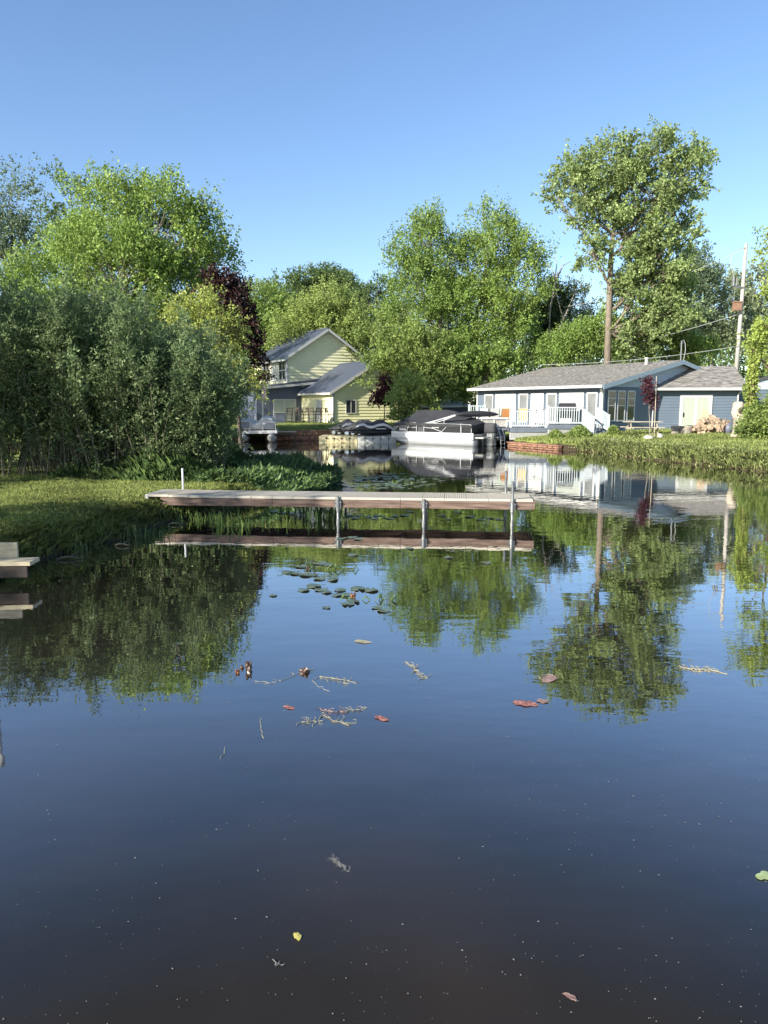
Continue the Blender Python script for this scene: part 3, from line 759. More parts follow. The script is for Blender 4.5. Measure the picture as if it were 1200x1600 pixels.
# ------------------------------------------------------------------ retaining walls
def block_wall(name, label, pts, h, rng, z0=-.25, courses=3):
    root = empty(name, (pts[0][0], pts[0][1], 0), 0, label, 'retaining wall'); o = Vector((pts[0][0], pts[0][1], 0))
    mb = MB(); ch = (h - z0) / courses
    for i in range(len(pts)-1):
        a, b = Vector((*pts[i], 0)), Vector((*pts[i+1], 0)); L_ = (b-a).length; d = (b-a)/L_
        for c in range(courses):
            t = -.02 if c % 2 else -.2
            while t < L_:
                w_ = .38 * rng.uniform(.9, 1.1); q0, q1 = max(0,t), min(L_, t + w_ - .03)
                if q1 - q0 > .06:
                    off = Vector((-d.y, d.x, 0)) * rng.uniform(-.03, .03)
                    p, q = a + d*q0 + off - o, a + d*q1 + off - o; zc = z0 + ch*(c+.5)
                    mb.beam(p + Vector((0,0,zc)), q + Vector((0,0,zc)), .28 - .02*c, ch - .025)
                t += w_
    mb.build('block_course', M['timber_wall'], root, bevel=.015)
    cp = MB()
    for i in range(len(pts)-1): cp.beam(Vector((*pts[i], h+.02)) - o, Vector((*pts[i+1], h+.02)) - o, .34, .05)
    cp.build('cap', M['timber_wall'], root)
rg = random.Random(5)
block_wall('block_retaining_wall', 'red brown block retaining wall along the yellow house lawn', [(-6.9,48.0),(-5.2,48.4),(-3.4,48.7),(-1.2,49.4)], .62, rg)
block_wall('block_retaining_wall', 'low red brown block retaining wall below the lattice deck', [(7.0,41.7),(7.75,40.2),(8.95,37.8)], .20, rg)

# ------------------------------------------------------------------ shed behind the boat
def shed():
    p = at(690, 650, 56); root = empty('garden_shed', (p.x, 56, .9), R(20), 'low shed with a pale metal roof between the two houses', 'shed')
    w_ = MB(); w_.box(-2.2,2.2,0,3,0,1.25); w_.build('wall', M['slate_siding'], root)
    r = MB(); roof_slab(r, (-2.5,-.3,1.2),(2.6,-.3,1.25),(2.6,3.2,1.75),(-2.5,3.2,1.7),.08); ribs(r, (-2.5,-.3,1.2),(2.6,-.3,1.25),(2.6,3.2,1.75),(-2.5,3.2,1.7),.08); r.build('roof', M['white'], root)
shed()
def white_house():
    root = empty('white_building', (-33.5, 56, .9), R(8), 'white sided building glimpsed through the leaves at the left edge', 'building')
    W_ = Wall((0,0),(8,0)); s = MB(); siding(s, W_, 0, 2.7, .2); siding(s, Wall((8,0),(8,7)), 0, 2.7, .2); s.build('wall', M['white'], root)
    r = MB(); roof_slab(r, (-.4,-.4,2.65),(8.4,-.4,2.65),(8.4,3.5,4.3),(-.4,3.5,4.3),.12); r.build('roof', M['shingles'], root)
    window(W_, 4.5, .9, 1.6, 1.2, root, M['white_vinyl'], M['glass'], mull=(.8,))
white_house()

# ------------------------------------------------------------------ pontoon boat
def pontoon_boat():
    root = empty('pontoon_boat', (3.51, 43.9, 0), -R(41.8), 'white pontoon boat with black cover and outboard motor moored by the deck', 'boat')
    for y in (-.9, .9):
        mb = MB(); r = .31
        mb.tube([(-3.05,y,.47),(-2.9,y,.42),(-2.6,y,.33),(-2.2,y,.25),(-1.6,y,.22),(2.85,y,.22),(2.95,y,.22)], [.05,.16,.25,.30,r,r,.22], 16)
        o = mb.build('pontoon', M['pontoon'], root, True)
        s = MB(); s.box(-2.3,2.8,y-.33,y+.33,.18,.21); s.build('strake', M['aluminium'], o)
    d = MB(); d.box(-2.9,2.95,-1.2,1.2,.56,.66); d.build('deck_floor', M['float_grey'], root)
    sk = MB()
    for y in (-1.2, 1.2):
        y0, y1 = sorted((y, y*1.03)); sk.box(-3.0,2.98,y0,y1,.36,.73)
    sk.box(-3.04,-2.96,-1.2,1.2,.40,.74); sk.build('side_skin', M['hull'], root, bevel=.01)
    st = MB()
    for y in (-1.243, 1.243): st.box(-2.98,2.96,min(y,y*.998),max(y,y*.998),.655,.675)
    st.build('rub_rail', M['aluminium'], root)
    sp = MB(); sp.box(2.95,3.55,-1.1,-.35,.44,.52); sp.box(2.95,3.55,.35,1.1,.44,.52); sp.build('swim_platform', M['float_grey'], root)
    # fence rails on each side
    for y in (-1.17, 1.17):
        f = MB(); zt = 1.24; r = .021
        f.tube([(-2.85,y,.73),(-2.80,y,zt-.06),(-2.74,y,zt),(-1.15,y,zt),(-1.1,y,zt-.04),(-1.1,y,.73)], r, 6)
        f.tube([(-.55,y,.73),(-.55,y,zt-.04),(-.5,y,zt),(2.75,y,zt-.05),(2.8,y,zt-.1),(2.8,y,.66)], r, 6)
        f.tube([(-2.8,y,.98),(-1.1,y,.98)], r*.8, 6); f.tube([(-2.7,y,.82),(-2.45,y,zt),], r*.8, 6); f.tube([(-1.85,y,.74),(-1.65,y,zt)], r*.8, 6)
        f.tube([(-.55,y,.99),(.1,y,.95),(.75,y,.76)], r, 6); f.tube([(.75,y,.76),(1.25,y,zt-.02)], r, 6); f.tube([(2.1,y,.7),(2.1,y,zt)], r*1.6, 6)
        f.build('fence_rail', M['hull'], root)
    fr = MB()
    for z in (.8,.97,1.12): fr.tube([(-2.87,-1.17,z),(-2.87,1.17,z)], .018, 6)
    for y in (-.5,.5): fr.tube([(-2.87,y,.7),(-2.87,y,1.24)], .018, 6)
    fr.build('bow_rail', M['hull'], root)
    pn = MB(); pn.box(-2.75,-1.15,-1.13,-1.11,.74,1.20); pn.box(-.5,2.75,-1.13,-1.11,.74,1.18); pn.box(-2.75,2.75,1.11,1.13,.74,1.18); pn.box(2.73,2.75,-1.1,1.1,.74,1.18); pn.box(-2.77,-2.75,-1.1,1.1,.76,1.18)
    pn.build('fence_panel', M['black'], root)
    gt = MB(); gt.box(-1.08,-.57,-1.10,-1.08,.70,1.2); gt.build('gate', M['canvas_grey'], root)
    # tented mooring cover
    rings = []
    for x, rz, ez in ((-2.92,1.30,1.20),(-2.6,1.52,1.23),(-2.0,1.97,1.26),(-1.3,1.99,1.24),(-.6,1.98,1.24),(.2,2.00,1.22),(.9,1.90,1.22),(1.2,1.74,1.22),(2.0,1.60,1.20),(2.6,1.42,1.19),(2.82,1.28,1.14)):
        ring = []
        for y in (-1.19,-1.20,-.8,-.4,0,.4,.8,1.20,1.19):
            k = 1 - abs(y)/1.2
            z = ez + (rz-ez) * (k ** 1.15) - .04*math.sin(x*4+y*3)*(1 if .1 < k < .95 else 0)
            if abs(y) == 1.19: z = ez - .17 - .02*math.sin(x*6)
            ring.append((x, y, z))
        rings.append(ring)
    n0 = MB(); n0.loft(rings); n0.build('mooring_cover', M['canvas'], root, False)
    # folded bimini top: two pale arms and a black sock
    ar = MB()
    for y in (-1.16, 1.16):
        ar.tube([(-.35,y,1.22),(1.75,y,1.74)], .035, 6); ar.tube([(-.2,y,1.16),(1.0,y,1.45),(1.75,y,1.70)], .026, 6); ar.tube([(.9,y,1.50),(.9,y,1.22)], .02, 6)
        ar.beam((-.4,y,1.21),(.25,y,1.36),.07,.09); ar.beam((.9,y,1.5),(1.8,y,1.75),.06,.08)
    ar.build('bimini_arm', M['hull'], root)
    bm = MB(); pts = []; rr = []
    for k in range(11):
        t = k/10; pts.append((1.75+1.2*t, -1.25+2.5*t, 1.74+.04*math.sin(math.pi*t))); rr.append(.03+.15*math.sin(math.pi*min(1,max(0,t)))**.6)
    bm.tube(pts, rr, 10); bm.build('bimini_sock', M['canvas'], root, True)
    # outboard
    ob = empty('outboard_motor', (3.25, 0, .1)); ob.parent = root
    c = MB(); c.loft([[(x, y*s, z) for x, y in ((-.3,-.15),(-.2,-.2),(.25,-.2),(.36,-.12),(.36,.12),(.25,.2),(-.2,.2),(-.3,.15))] for z, s in ((.62,.85),(.72,1),(.98,1),(1.12,.85),(1.18,.5))]); c.build('cowling', M['canvas_grey'], ob, True)
    l = MB(); l.loft([[(x*s, y*s, z) for x, y in ((-.16,-.1),(.18,-.1),(.18,.1),(-.16,.1))] for z, s in ((-.5,.8),(0,.9),(.62,1.1))]); l.box(-.35,.3,-.22,.22,-.02,.02); l.build('leg', M['aluminium'], ob)
    b = MB(); b.box(-.42,-.16,-.2,.2,.3,.62); b.build('bracket', M['black'], ob)
    ld = MB()
    for y in (.55,.95): ld.tube([(2.95,y,1.15),(3.1,y,1.3),(3.3,y,1.2),(3.6,y,.5),(3.62,y,.0)], .03, 6)
    for z in (.1,.3,.52): ld.tube([(3.6,.55,z),(3.6,.95,z)], .02, 6)
    ld.build('boarding_ladder', M['aluminium'], root)
    # small pale lettering and registration marks on the fence panel, too small to read
    lt = MB()
    for k in range(9): lt.box(.02+k*.058,.06+k*.058,-1.142,-1.135,.97,1.01+.03*(k%3==0)+.012*(k%2))
    for k in range(5): lt.box(-2.35+k*.09,-2.29+k*.09,-1.142,-1.135,1.05,1.085)
    lt.box(-2.45,-1.95,-1.142,-1.135,.79,.9)
    lt.build('lettering', M['white'], root)
pontoon_boat()

# ------------------------------------------------------------------ jet skis on their floats
def float_dock(name, label, x0, x1, y0, y1, m, rz=0.0, cells=5):
    root = empty(name, (x0, y0, 0), rz, label, 'floating dock', 'jet ski floats')
    b = MB(); Lx, Ly = x1-x0, y1-y0; nx = cells; ny = 3
    for i in range(nx):
        for j in range(ny):
            b.box(Lx*i/nx+.004, Lx*(i+1)/nx-.004, Ly*j/ny+.004, Ly*(j+1)/ny-.004, -.15, .40)
    b.build('float_block', m, root, bevel=.035)
    p = MB()
    for i in range(1, nx): p.tube([(Lx*i/nx,.0,.28),(Lx*i/nx,-.05,.28)], .05, 8)
    p.build('pin', M['black'], root)
    return root
float_dock('jet_ski_float', 'tan plastic floating dock under the jet ski noses', -3.95, -1.62, 45.2, 48.2, M['float_tan'])
float_dock('jet_ski_float', 'grey plastic floating dock under the jet ski tails', -1.60, .75, 45.1, 48.2, M['float_grey'])
def jet_ski(loc, rz, label):
    root = empty('jet_ski', loc, rz, label, 'jet ski', 'covered jet skis on the floats')
    def ring(x, w, zb, zm, zt, k=.5):
        return [(x,-w*.35,zb),(x,-w,zm),(x,-w*.92,zm+(zt-zm)*.35),(x,-w*k,zt-.02),(x,0,zt),(x,w*k,zt-.02),(x,w*.92,zm+(zt-zm)*.35),(x,w,zm),(x,w*.35,zb)]
    h = MB(); h.loft([ring(x,w,zb,zm,zt,.8) for x,w,zb,zm,zt in ((0,.08,.30,.36,.42),(.35,.34,.14,.30,.40),(.9,.5,.08,.26,.40),(2.0,.56,.06,.26,.40),(2.9,.55,.08,.26,.40),(3.2,.5,.14,.28,.38))]); h.build('hull', M['black'], root, True)
    c = MB(); prof = ((-.05,.1,.40,.46),(.35,.36,.38,.62),(.8,.46,.38,.86),(1.05,.42,.38,1.02),(1.25,.36,.38,1.04),(1.5,.34,.38,.86),(1.75,.33,.38,.82),(2.1,.32,.38,.98),(2.4,.33,.38,1.02),(2.75,.36,.38,.84),(3.1,.44,.38,.60),(3.25,.42,.38,.48))
    c.loft([ring(x,w,zb,zb+.02,zt,.45) for x,w,zb,zt in prof]); c.build('cover', M['canvas_grey'], root, True)
    wb = MB()
    for s in (-1, 1):
        top = ((.75,.58),(1.0,.78),(1.25,.80),(1.55,.66),(1.8,.64),(2.15,.76),(2.5,.80),(2.85,.66),(3.1,.5))
        pts = [(x, s*.50, z) for x, z in top] + [(x, s*.53, z-.15 if i else z-.06) for i, (x, z) in reversed(list(enumerate(top)))]
        wb.prism(pts, (0, -s*.25, 0))
    wb.build('side_panel', M['hull'], root)
    md = MB(); md.box(2.0,2.6,-.575,-.555,.44,.49); md.build('decal', M['hull'], root)
    bk = MB()
    for x in (.25,.6,1.0): bk.tube([(x,-.3,.2),(x,.3,.2)], .11, 10)
    bk.build('bunk_roller', M['aluminium'], root)
    return root
jet_ski((-2.55, 45.75, .38), R(8), 'covered jet ski in front, nearest the pontoon boat')
jet_ski((-3.45, 47.1, .38), R(8), 'covered jet ski behind, its nose nearest the block wall')

# ------------------------------------------------------------------ white boat on the left, its landing and the flagpole
def white_boat():
    root = empty('covered_deck_boat', (-7.75, 45.6, 0), R(6), 'small white deck boat with pale covers, half hidden behind the willow shrubs', 'boat')
    for y in (-.85,.85):
        p = MB(); p.tube([(y,-.25,.5),(y,-.1,.42),(y,.3,.28),(y,.9,.22),(y,3.6,.22)], [.05,.16,.26,.30,.30], 14); p.build('pontoon', M['pontoon'], root, True)
    d = MB(); d.box(-1.2,1.2,0,3.8,.55,.74); d.build('deck_floor', M['hull'], root)
    f = MB()
    f.tube([(-1.12,.04,.74),(-1.12,.04,1.30),(-.42,.04,1.30),(-.42,.04,.74)], .03, 6); f.tube([(-1.12,.04,.86),(-.42,.04,.86)], .025, 6)
    f.tube([(.35,.04,.74),(.35,.04,1.2),(1.12,.04,1.2),(1.12,.04,.74)], .03, 6)
    f.build('fence_rail', M['hull'], root)
    pn = MB(); pn.box(-1.1,-.45,.07,.09,.90,1.26); pn.build('fence_panel', M['slate_siding'], root)
    rings = []
    prof = [(-1.1,.8),(-1.1,1.30),(-.95,1.42),(-.4,1.40),(-.15,1.22),(.05,1.25),(.28,1.55),(.6,1.62),(.92,1.52),(1.1,1.25),(1.1,.8)]
    for y, s_, dz in ((.14,.93,-.06),(.3,1,0),(1.2,1,.03),(2.4,.98,.02),(3.4,.95,-.06),(3.6,.85,-.2)):
        rings.append([(x*s_, y + .04*math.sin(x*7), (z-.8)*s_+.8+dz*(z>1) + .02*math.sin(x*9+y*3)*(z>1)) for x, z in prof])
    m = MB(); m.loft(rings); m.build('mooring_cover', M['hull'], root, True)
white_boat()
def landing():
    root = empty('wooden_landing', (-6.6, 47.0, 0), R(10), 'small dark wooden landing beside the white deck boat', 'dock')
    b = MB()
    for k in range(10): b.box(-.9+k*.2,-.9+k*.2+.19,0,1.6,.58,.63)
    b.build('deck_board', M['wood_pale'], root)
    s = MB(); s.box(-.9,1.1,-.04,-.005,.40,.58); s.box(-.9,1.1,1.4,1.45,.40,.575); s.build('side_board', M['wood_dark'], root)
    for x in (-.8,1.0):
        p = MB(); p.box(x-.06,x+.06,.02,.14,-.7,.578); p.build('post', M['wood_dark'], root)
landing()
def flagpole():
    p = at(411, 650, 49.2); z = tz(p.x, 49.2); root = empty('flagpole', (p.x, 49.2, z), 0, 'white flagpole on the lawn behind the white deck boat', 'flagpole')
    h = at(411,556,49.2).z - z
    m = MB(); m.tube([(0,0,-.2),(0,0,h)], [.05,.035], 8); m.build('pole', M['white'], root)
    t = MB(); t.blob((0,0,h+.05), .07,.07,.07, random.Random(1), 0); t.build('finial', M['white'], root, True)
    f = MB(); rings = []
    for k in range(9):
        zz = h - 1.25 - k*.19; rings.append([( -.04 + (.06+.22*min(1,k/4))*i/7 + .02*math.sin(k), .05*math.sin(i*2.1+k*.5), zz) for i in range(8)])
    for i in range(8):
        for j in range(7): f.quad(rings[i][j], rings[i][j+1], rings[i+1][j+1], rings[i+1][j])
    fo = tag(f.build('flag', M['flag'], None), 'faded pinkish flag hanging limp on the white flagpole', 'flag'); fo.location = root.location
    so_ = fo.modifiers.new('thick', 'SOLIDIFY'); so_.thickness = .012
flagpole()

# ------------------------------------------------------------------ patio of the yellow house
def patio():
    mb = MB(); z = .80
    a = [at(px, 657, y) for px, y in ((428,56.0),(526,56.6),(519,59.6),(500,64.5),(420,64.5))]
    mb.prism([(p.x,p.y,z-.3) for p in a], (0,0,.3)); tag(mb.build('patio', M['concrete']), kind='structure')
    kinds = [(452,57.4,R(200)),(468,57.8,R(150)),(478,58.3,R(185)),(487,57.6,R(170)),(496,58.2,R(210)),(507,57.6,R(160)),(515,58.3,R(120))]
    proto = None
    for i, (px, y, rz) in enumerate(kinds):
        if proto is None:
            proto = empty('bar_chair', (0,0,0), 0, 'x', 'chair', 'tall bar chairs on the yellow house patio'); r = .022
            f = MB()
            for x in (-.22,.22):
                f.tube([(x*1.15,-.24,0),(x,-.2,.75),(x,-.22,.98),(x,.2,.98)], r, 6); f.tube([(x*1.15,.28,0),(x,.2,.75),(x,.30,1.30)], r, 6)
            for z0 in (.28,.5):
                f.tube([(-.24,-.22,z0),(.24,-.22,z0)], r*.8, 6); f.tube([(-.24,.23,z0),(.24,.23,z0)], r*.8, 6)
            f.build('frame', M['black'], proto)
            s = MB(); s.box(-.23,.23,-.22,.22,.74,.79); s.build('seat', M['wood_dark'], proto)
            b = MB()
            for k in range(5): b.box(-.18+k*.085,-.15+k*.085,.255,.275,.9,1.26)
            b.box(-.22,.22,.25,.285,1.24,1.30); b.build('backrest', M['wood_dark'], proto)
            o = proto
        else: o = copy_tree(proto)
        p = at(px, 657, y); o.location = (p.x, y, .80); o.rotation_euler = (0,0,rz)
        o['label'] = 'dark tall bar chair in the row on the yellow house patio'
    p = at(482, 650, 59.2); t = empty('bar_table', (p.x, 59.2, .8), 0, 'long dark bar table among the patio bar chairs', 'table')
    m = MB(); m.box(-1.1,1.1,-.4,.4,.98,1.03); m.build('tabletop', M['wood_dark'], t)
    for x in (-1,1):
        for y in (-.3,.3):
            q = MB(); q.box(x-.03,x+.03,y-.03,y+.03,0,.98); q.build('leg', M['black'], t)
    p = at(437, 650, 58.6); t = empty('patio_cabinet', (p.x, 58.6, .8), R(20), 'dark outdoor cabinet left of the patio chairs', 'cabinet')
    m = MB(); m.box(-.4,.4,-.28,.28,.05,.88); m.build('body', M['slate_siding'], t, bevel=.01); m = MB(); m.box(-.46,.46,-.33,.33,.88,.92); m.build('countertop', M['float_grey'], t)
patio()

# ------------------------------------------------------------------ near dock
def near_dock():
    A = G(233, 811.5); B = G(832, 820.5); d = (B - A); Ld = d.length; rz = math.atan2(d.y, d.x)
    root = empty('boat_dock', (A.x, A.y, 0), rz, 'long narrow dock with beige grated decking and red brown side boards', 'dock')
    Wd = .92; zt = .485; th = .045
    for y, nm in ((0, 'side_board'), (Wd-.04, 'side_board')):
        k = 3
        for i in range(k):
            a, b = Ld*i/k, Ld*(i+1)/k - .006
            s = MB(); s.box(a + (.25 if i == 0 else 0), b, y, y+.04, zt-th-.155, zt-th); s.build(nm, M['wood_red'], root, bevel=.004)
    e = MB(); e.box(Ld-.004, Ld+.035, -.0, Wd, zt-th-.15, zt-th+.02); e.build('end_board', M['wood_red'], root, bevel=.004)
    # grated panels
    npan = 18; pw = Ld / npan; proto = None
    for i in range(npan):
        if proto is None:
            mb = MB(); n = 10; s = pw / n
            for k in range(n): mb.box(k*s+.007, (k+1)*s-.007, .02, Wd-.02, -.022, 0)
            for q in range(10): y = .02 + (Wd-.05)*q/9; mb.box(.004, pw-.004, y, y+.014, -.026, -.003)
            mb.box(.004, pw-.004, -.012, .018, -.045, -.0015); mb.box(.004, pw-.004, Wd-.018, Wd+.012, -.045, -.0015)
            proto = mb.build('deck_panel', M['grate'], root); o = proto
        else:
            o = proto.copy(); C.objects.link(o); o.parent = root
        o.location = (i*pw, 0, zt + (.012*(1-i/3) if i < 3 else 0))
    cap = MB(); cap.box(-.06, -.005, -.0, Wd, zt-.17, zt+.012); cap.build('end_cap', M['white_vinyl'], root, bevel=.008)
    jo = MB()
    for k in range(1, 9): jo.box(Ld*k/9-.02, Ld*k/9+.02, .045, Wd-.045, zt-th-.14, zt-th-.004)
    jo.build('joist', M['wood_dark'], root)
    def local(px): 
        u = (px-600)/F_PX; q = (u*A.y - A.x) / (d.x/Ld - u*d.y/Ld); return q
    for px, y, top in ((528,-.045,.51),(663,-.045,.47),(802,-.05,.82),(528,Wd+.045,.44),(663,Wd+.045,.44),(797,Wd+.05,.93)):
        x = local(px) + (.2 if False else 0)
        p = MB(); p.tube([(x,y,-1.0),(x,y,top)], .026, 10); p.build('post', M['galv'], root, True)
        sl = MB(); sl.tube([(x,y,zt-.28),(x,y,zt-.04)], .033, 10); sl.tube([(x,y,zt-.235),(x,y,zt-.205)], .042, 8); yy = y + (.04 if y < 0 else -.04)
        sl.box(x-.055,x+.055,min(y,yy),max(y,yy)-.002,zt-.19,zt-.06); sl.tube([(x-.075,y-.01,zt-.1),(x+.075,y-.01,zt-.1)], .012, 6)
        sl.tube([(x,y,-.05),(x,y,.07)], .034, 10)
        sl.build('bracket', M['galv'], root)
    x = .35; p = MB(); p.tube([(x,Wd+.04,0),(x,Wd+.04,.93)], .022, 8); p.build('post', M['white_vinyl'], root, True)
near_dock()
def dock_corner():
    p = G(48, 880, .28); root = empty('lumber_step', (p.x, p.y, 0), R(4), 'pale new lumber dock corner with an upright board at the left edge', 'dock')
    zt = .30
    b = MB(); b.box(-1.8,0,-.02,.28,zt-.05,zt); b.build('deck_board', M['wood_pale'], root, bevel=.004)
    u = MB(); u.box(-1.8,-.27,.285,.325,zt-.14,zt+.19); u.build('back_board', M['wood_pale'], root, bevel=.004)
    j = MB(); j.box(-1.7,-.05,.0,.035,zt-.20,zt-.055); j.build('side_board', M['wood_dark'], root, bevel=.004)
    q = MB(); q.box(-1.2,-1.1,.1,.2,-.7,zt-.06); q.build('post', M['wood_dark'], root)
dock_corner()
def mooring_pole():
    root = empty('mooring_pole', (-5.07, 9.25, 0), 0, 'pale upright pole at the left edge, seen mirrored in the water', 'pole')
    m = MB(); m.tube([(0,0,-1),(0,0,2.45)], .038, 10); m.build('pole', M['white_vinyl'], root, True); c = MB(); c.tube([(0,0,2.45),(0,0,2.5)], .043, 10); c.build('cap', M['white_vinyl'], root)
mooring_pole()

# ------------------------------------------------------------------ right yard
def picnic_table():
    p = at(1003, 680, 38.3); z = tz(p.x, 38.3); root = empty('picnic_table', (p.x, 38.3, z), R(-4), 'weathered picnic table beside the blue house corner', 'table')
    t = MB()
    for k in range(5): t.box(-.92,.92,-.36+k*.146,-.36+k*.146+.138,.70,.74)
    t.build('tabletop', M['bare'], root)
    for y in (-.75,.62):
        b = MB(); b.box(-.92,.92,y,y+.13,.42,.46); b.box(-.92,.92,y+.14,y+.26,.42,.46); b.build('bench', M['bare'], root)
    for x in (-.65,.65):
        l = MB(); l.beam((x,-.55,0),(x,-.2,.7),.04,.1); l.beam((x,.55,0),(x,.2,.7),.04,.1); l.box(x-.02,x+.02,-.75,.85,.34,.42); l.build('leg_frame', M['bare'], root)
picnic_table()
def stone(px, y, rx, ry, rz, label, m, seed, cat='boulder', group='pale boulders on the bank'):
    p = at(px, 690, y); z = tz(p.x, y); mb = MB(); mb.blob((0,0,rz*.6), rx, ry, rz, random.Random(seed), .12, 12, 8)
    o = mb.build('boulder', m, None, True); o.location = (p.x, y, z); tag(o, label, cat, group); return o
stone(1013, 35.8, .26,.2,.16, 'larger pale boulder left of the thin staked sapling', M['stone'], 3)
stone(1031, 35.9, .17,.15,.15, 'smaller pale boulder right of the thin staked sapling', M['stone'], 4)
stone(866, 38.2, .12,.1,.2, 'small pale garden stone on the grass below the lattice deck', M['brick_pale'], 6)
stone(958, 36.0, .13,.1,.13, 'small whitish stone on the grass in front of the stairs', M['white'], 8)
def log_round(px, y, r, h, label, lean=0):
    p = at(px, 680, y); z = tz(p.x, y); root = empty('log_round', (p.x, y, z-.03), R(20*lean), label, 'log', 'cut log rounds by the garage door')
    rr = random.Random(px); b = MB(); rings = []
    for zz in (0,.1,h-.05,h): rings.append([((r*(1+.1*math.sin(k*1.7+px)+.04*rr.uniform(-1,1)))*math.cos(6.283*k/16), r*math.sin(6.283*k/16), zz+.06*lean*math.cos(6.283*k/16)) for k in range(16)])
    b.loft(rings); b.build('bark', M['bark_grey'], root, True)
    c = MB(); c.tube([(0,0,h-.02),(0,0,h+.02)], r*.9, 16); c.build('cut_face', M['wood_pale'], root)
log_round(1056, 38.2, .24, .5, 'pale upright log round left of the darker one')
log_round(1072, 38.0, .30, .46, 'wide dark log round between the pale one and the firewood heap', 1)
def firewood():
    rr = random.Random(11); proto = []
    for k in range(4):
        mb = MB(); r = .13; L_ = .42
        poly = [(r*rr.uniform(.8,1.1)*math.cos(a), 0, r*rr.uniform(.8,1.1)*math.sin(a)) for a in ([0,1.1,2.2,3.14,4.2,5.3] if k % 2 else [0.2,1.6,3.1,4.6])]
        mb.prism([(p[0], -L_/2, p[2]) for p in poly], (0, L_, 0)); me = bpy.data.meshes.new('split_log'); me.from_pydata(mb.v, [], mb.f); me.materials.append(M['cut_log']); proto.append(me)
    n = 0
    for i in range(95):
        px = rr.triangular(1081, 1150, 1103); y = rr.uniform(37.2, 39.0); p = at(px, 680, y)
        prof = np.interp(px, [1081,1096,1106,1120,1135,1150], [.22,.62,.78,.55,.38,.2])
        z = tz(p.x, y) + .1 + rr.random() * prof
        o = bpy.data.objects.new('split_log', proto[i % 4]); C.objects.link(o); o.location = (p.x, y, z)
        o.rotation_euler = (rr.uniform(-.5,.5), rr.uniform(0,6.28), rr.uniform(-.9,.9)); q = rr.uniform(.85,1.3); o.scale = (q,q,q)
        tag(o, 'split log lying in the firewood heap by the garage', 'firewood', 'split logs in the firewood heap')
firewood()
def leaning_board():
    p = at(1096, 668, 38.4); mb = MB(); mb.box(-.2,.2,-.015,.015,0,.62); o = mb.build('leaning_board', M['board'], None, bevel=.004); o.location = (p.x, 38.2, tz(p.x,38.2)+.62); o.rotation_euler = (R(-12), R(14), 0)
    tag(o, 'tan board standing on top of the firewood heap', 'board')
leaning_board()
def tarp_hoop():
    p = at(1140, 680, 36.5); root = empty('wheelbarrow', (p.x, 36.5, tz(p.x,36.5)), R(15), 'dark wheelbarrow tipped on end right of the firewood heap', 'wheelbarrow')
    b = MB(); b.loft([[(x*s, -.1+d, .28+z*s) for x, z in [(.30*math.cos(a), .36*math.sin(a)) for a in [6.283*k/14 for k in range(14)]]] for d, s in ((0,1),(.12,.85),(.22,.55))]); b.build('tray', M['slate_siding'], root, True)
    h = MB()
    for x in (-.2,.2): h.tube([(x,.0,.0),(x,.15,.75)], .02, 6)
    h.build('handle', M['wood_dark'], root)
    wv = MB(); wv.tube([(-.04,.25,.17),(.04,.25,.17)], .17, 14); wv.build('wheel', M['black'], root)
tarp_hoop()
def stump():
    p = at(1153, 680, 34.0); z = tz(p.x, 34.0); rr = random.Random(4); root = empty('weathered_stump', (p.x, 34.0, z-.1), 0, 'tall bleached knotty tree stump beside the vine covered trunk', 'stump')
    rings = []
    for k in range(15):
        t = k/14; ring = []
        for i in range(16):
            a = 6.283*i/16; r = .25*(1.35-.5*t + .28*math.sin(t*11)*math.sin(a*2+1) + .12*math.sin(3*a+t*7) + rr.uniform(-.06,.06)) * (1 if t < .93 else .75)
            ring.append((r*math.cos(a)+.06*math.sin(t*5), r*math.sin(a), t*1.75))
        rings.append(ring)
    m = MB(); m.loft(rings); m.build('trunk', M['bare'], root, True)
    kn = MB(); kn.blob((-.06,-.24,1.36), .12,.06,.13, rr, .1); kn.build('knot', M['wood_dark'], root, True)
stump()

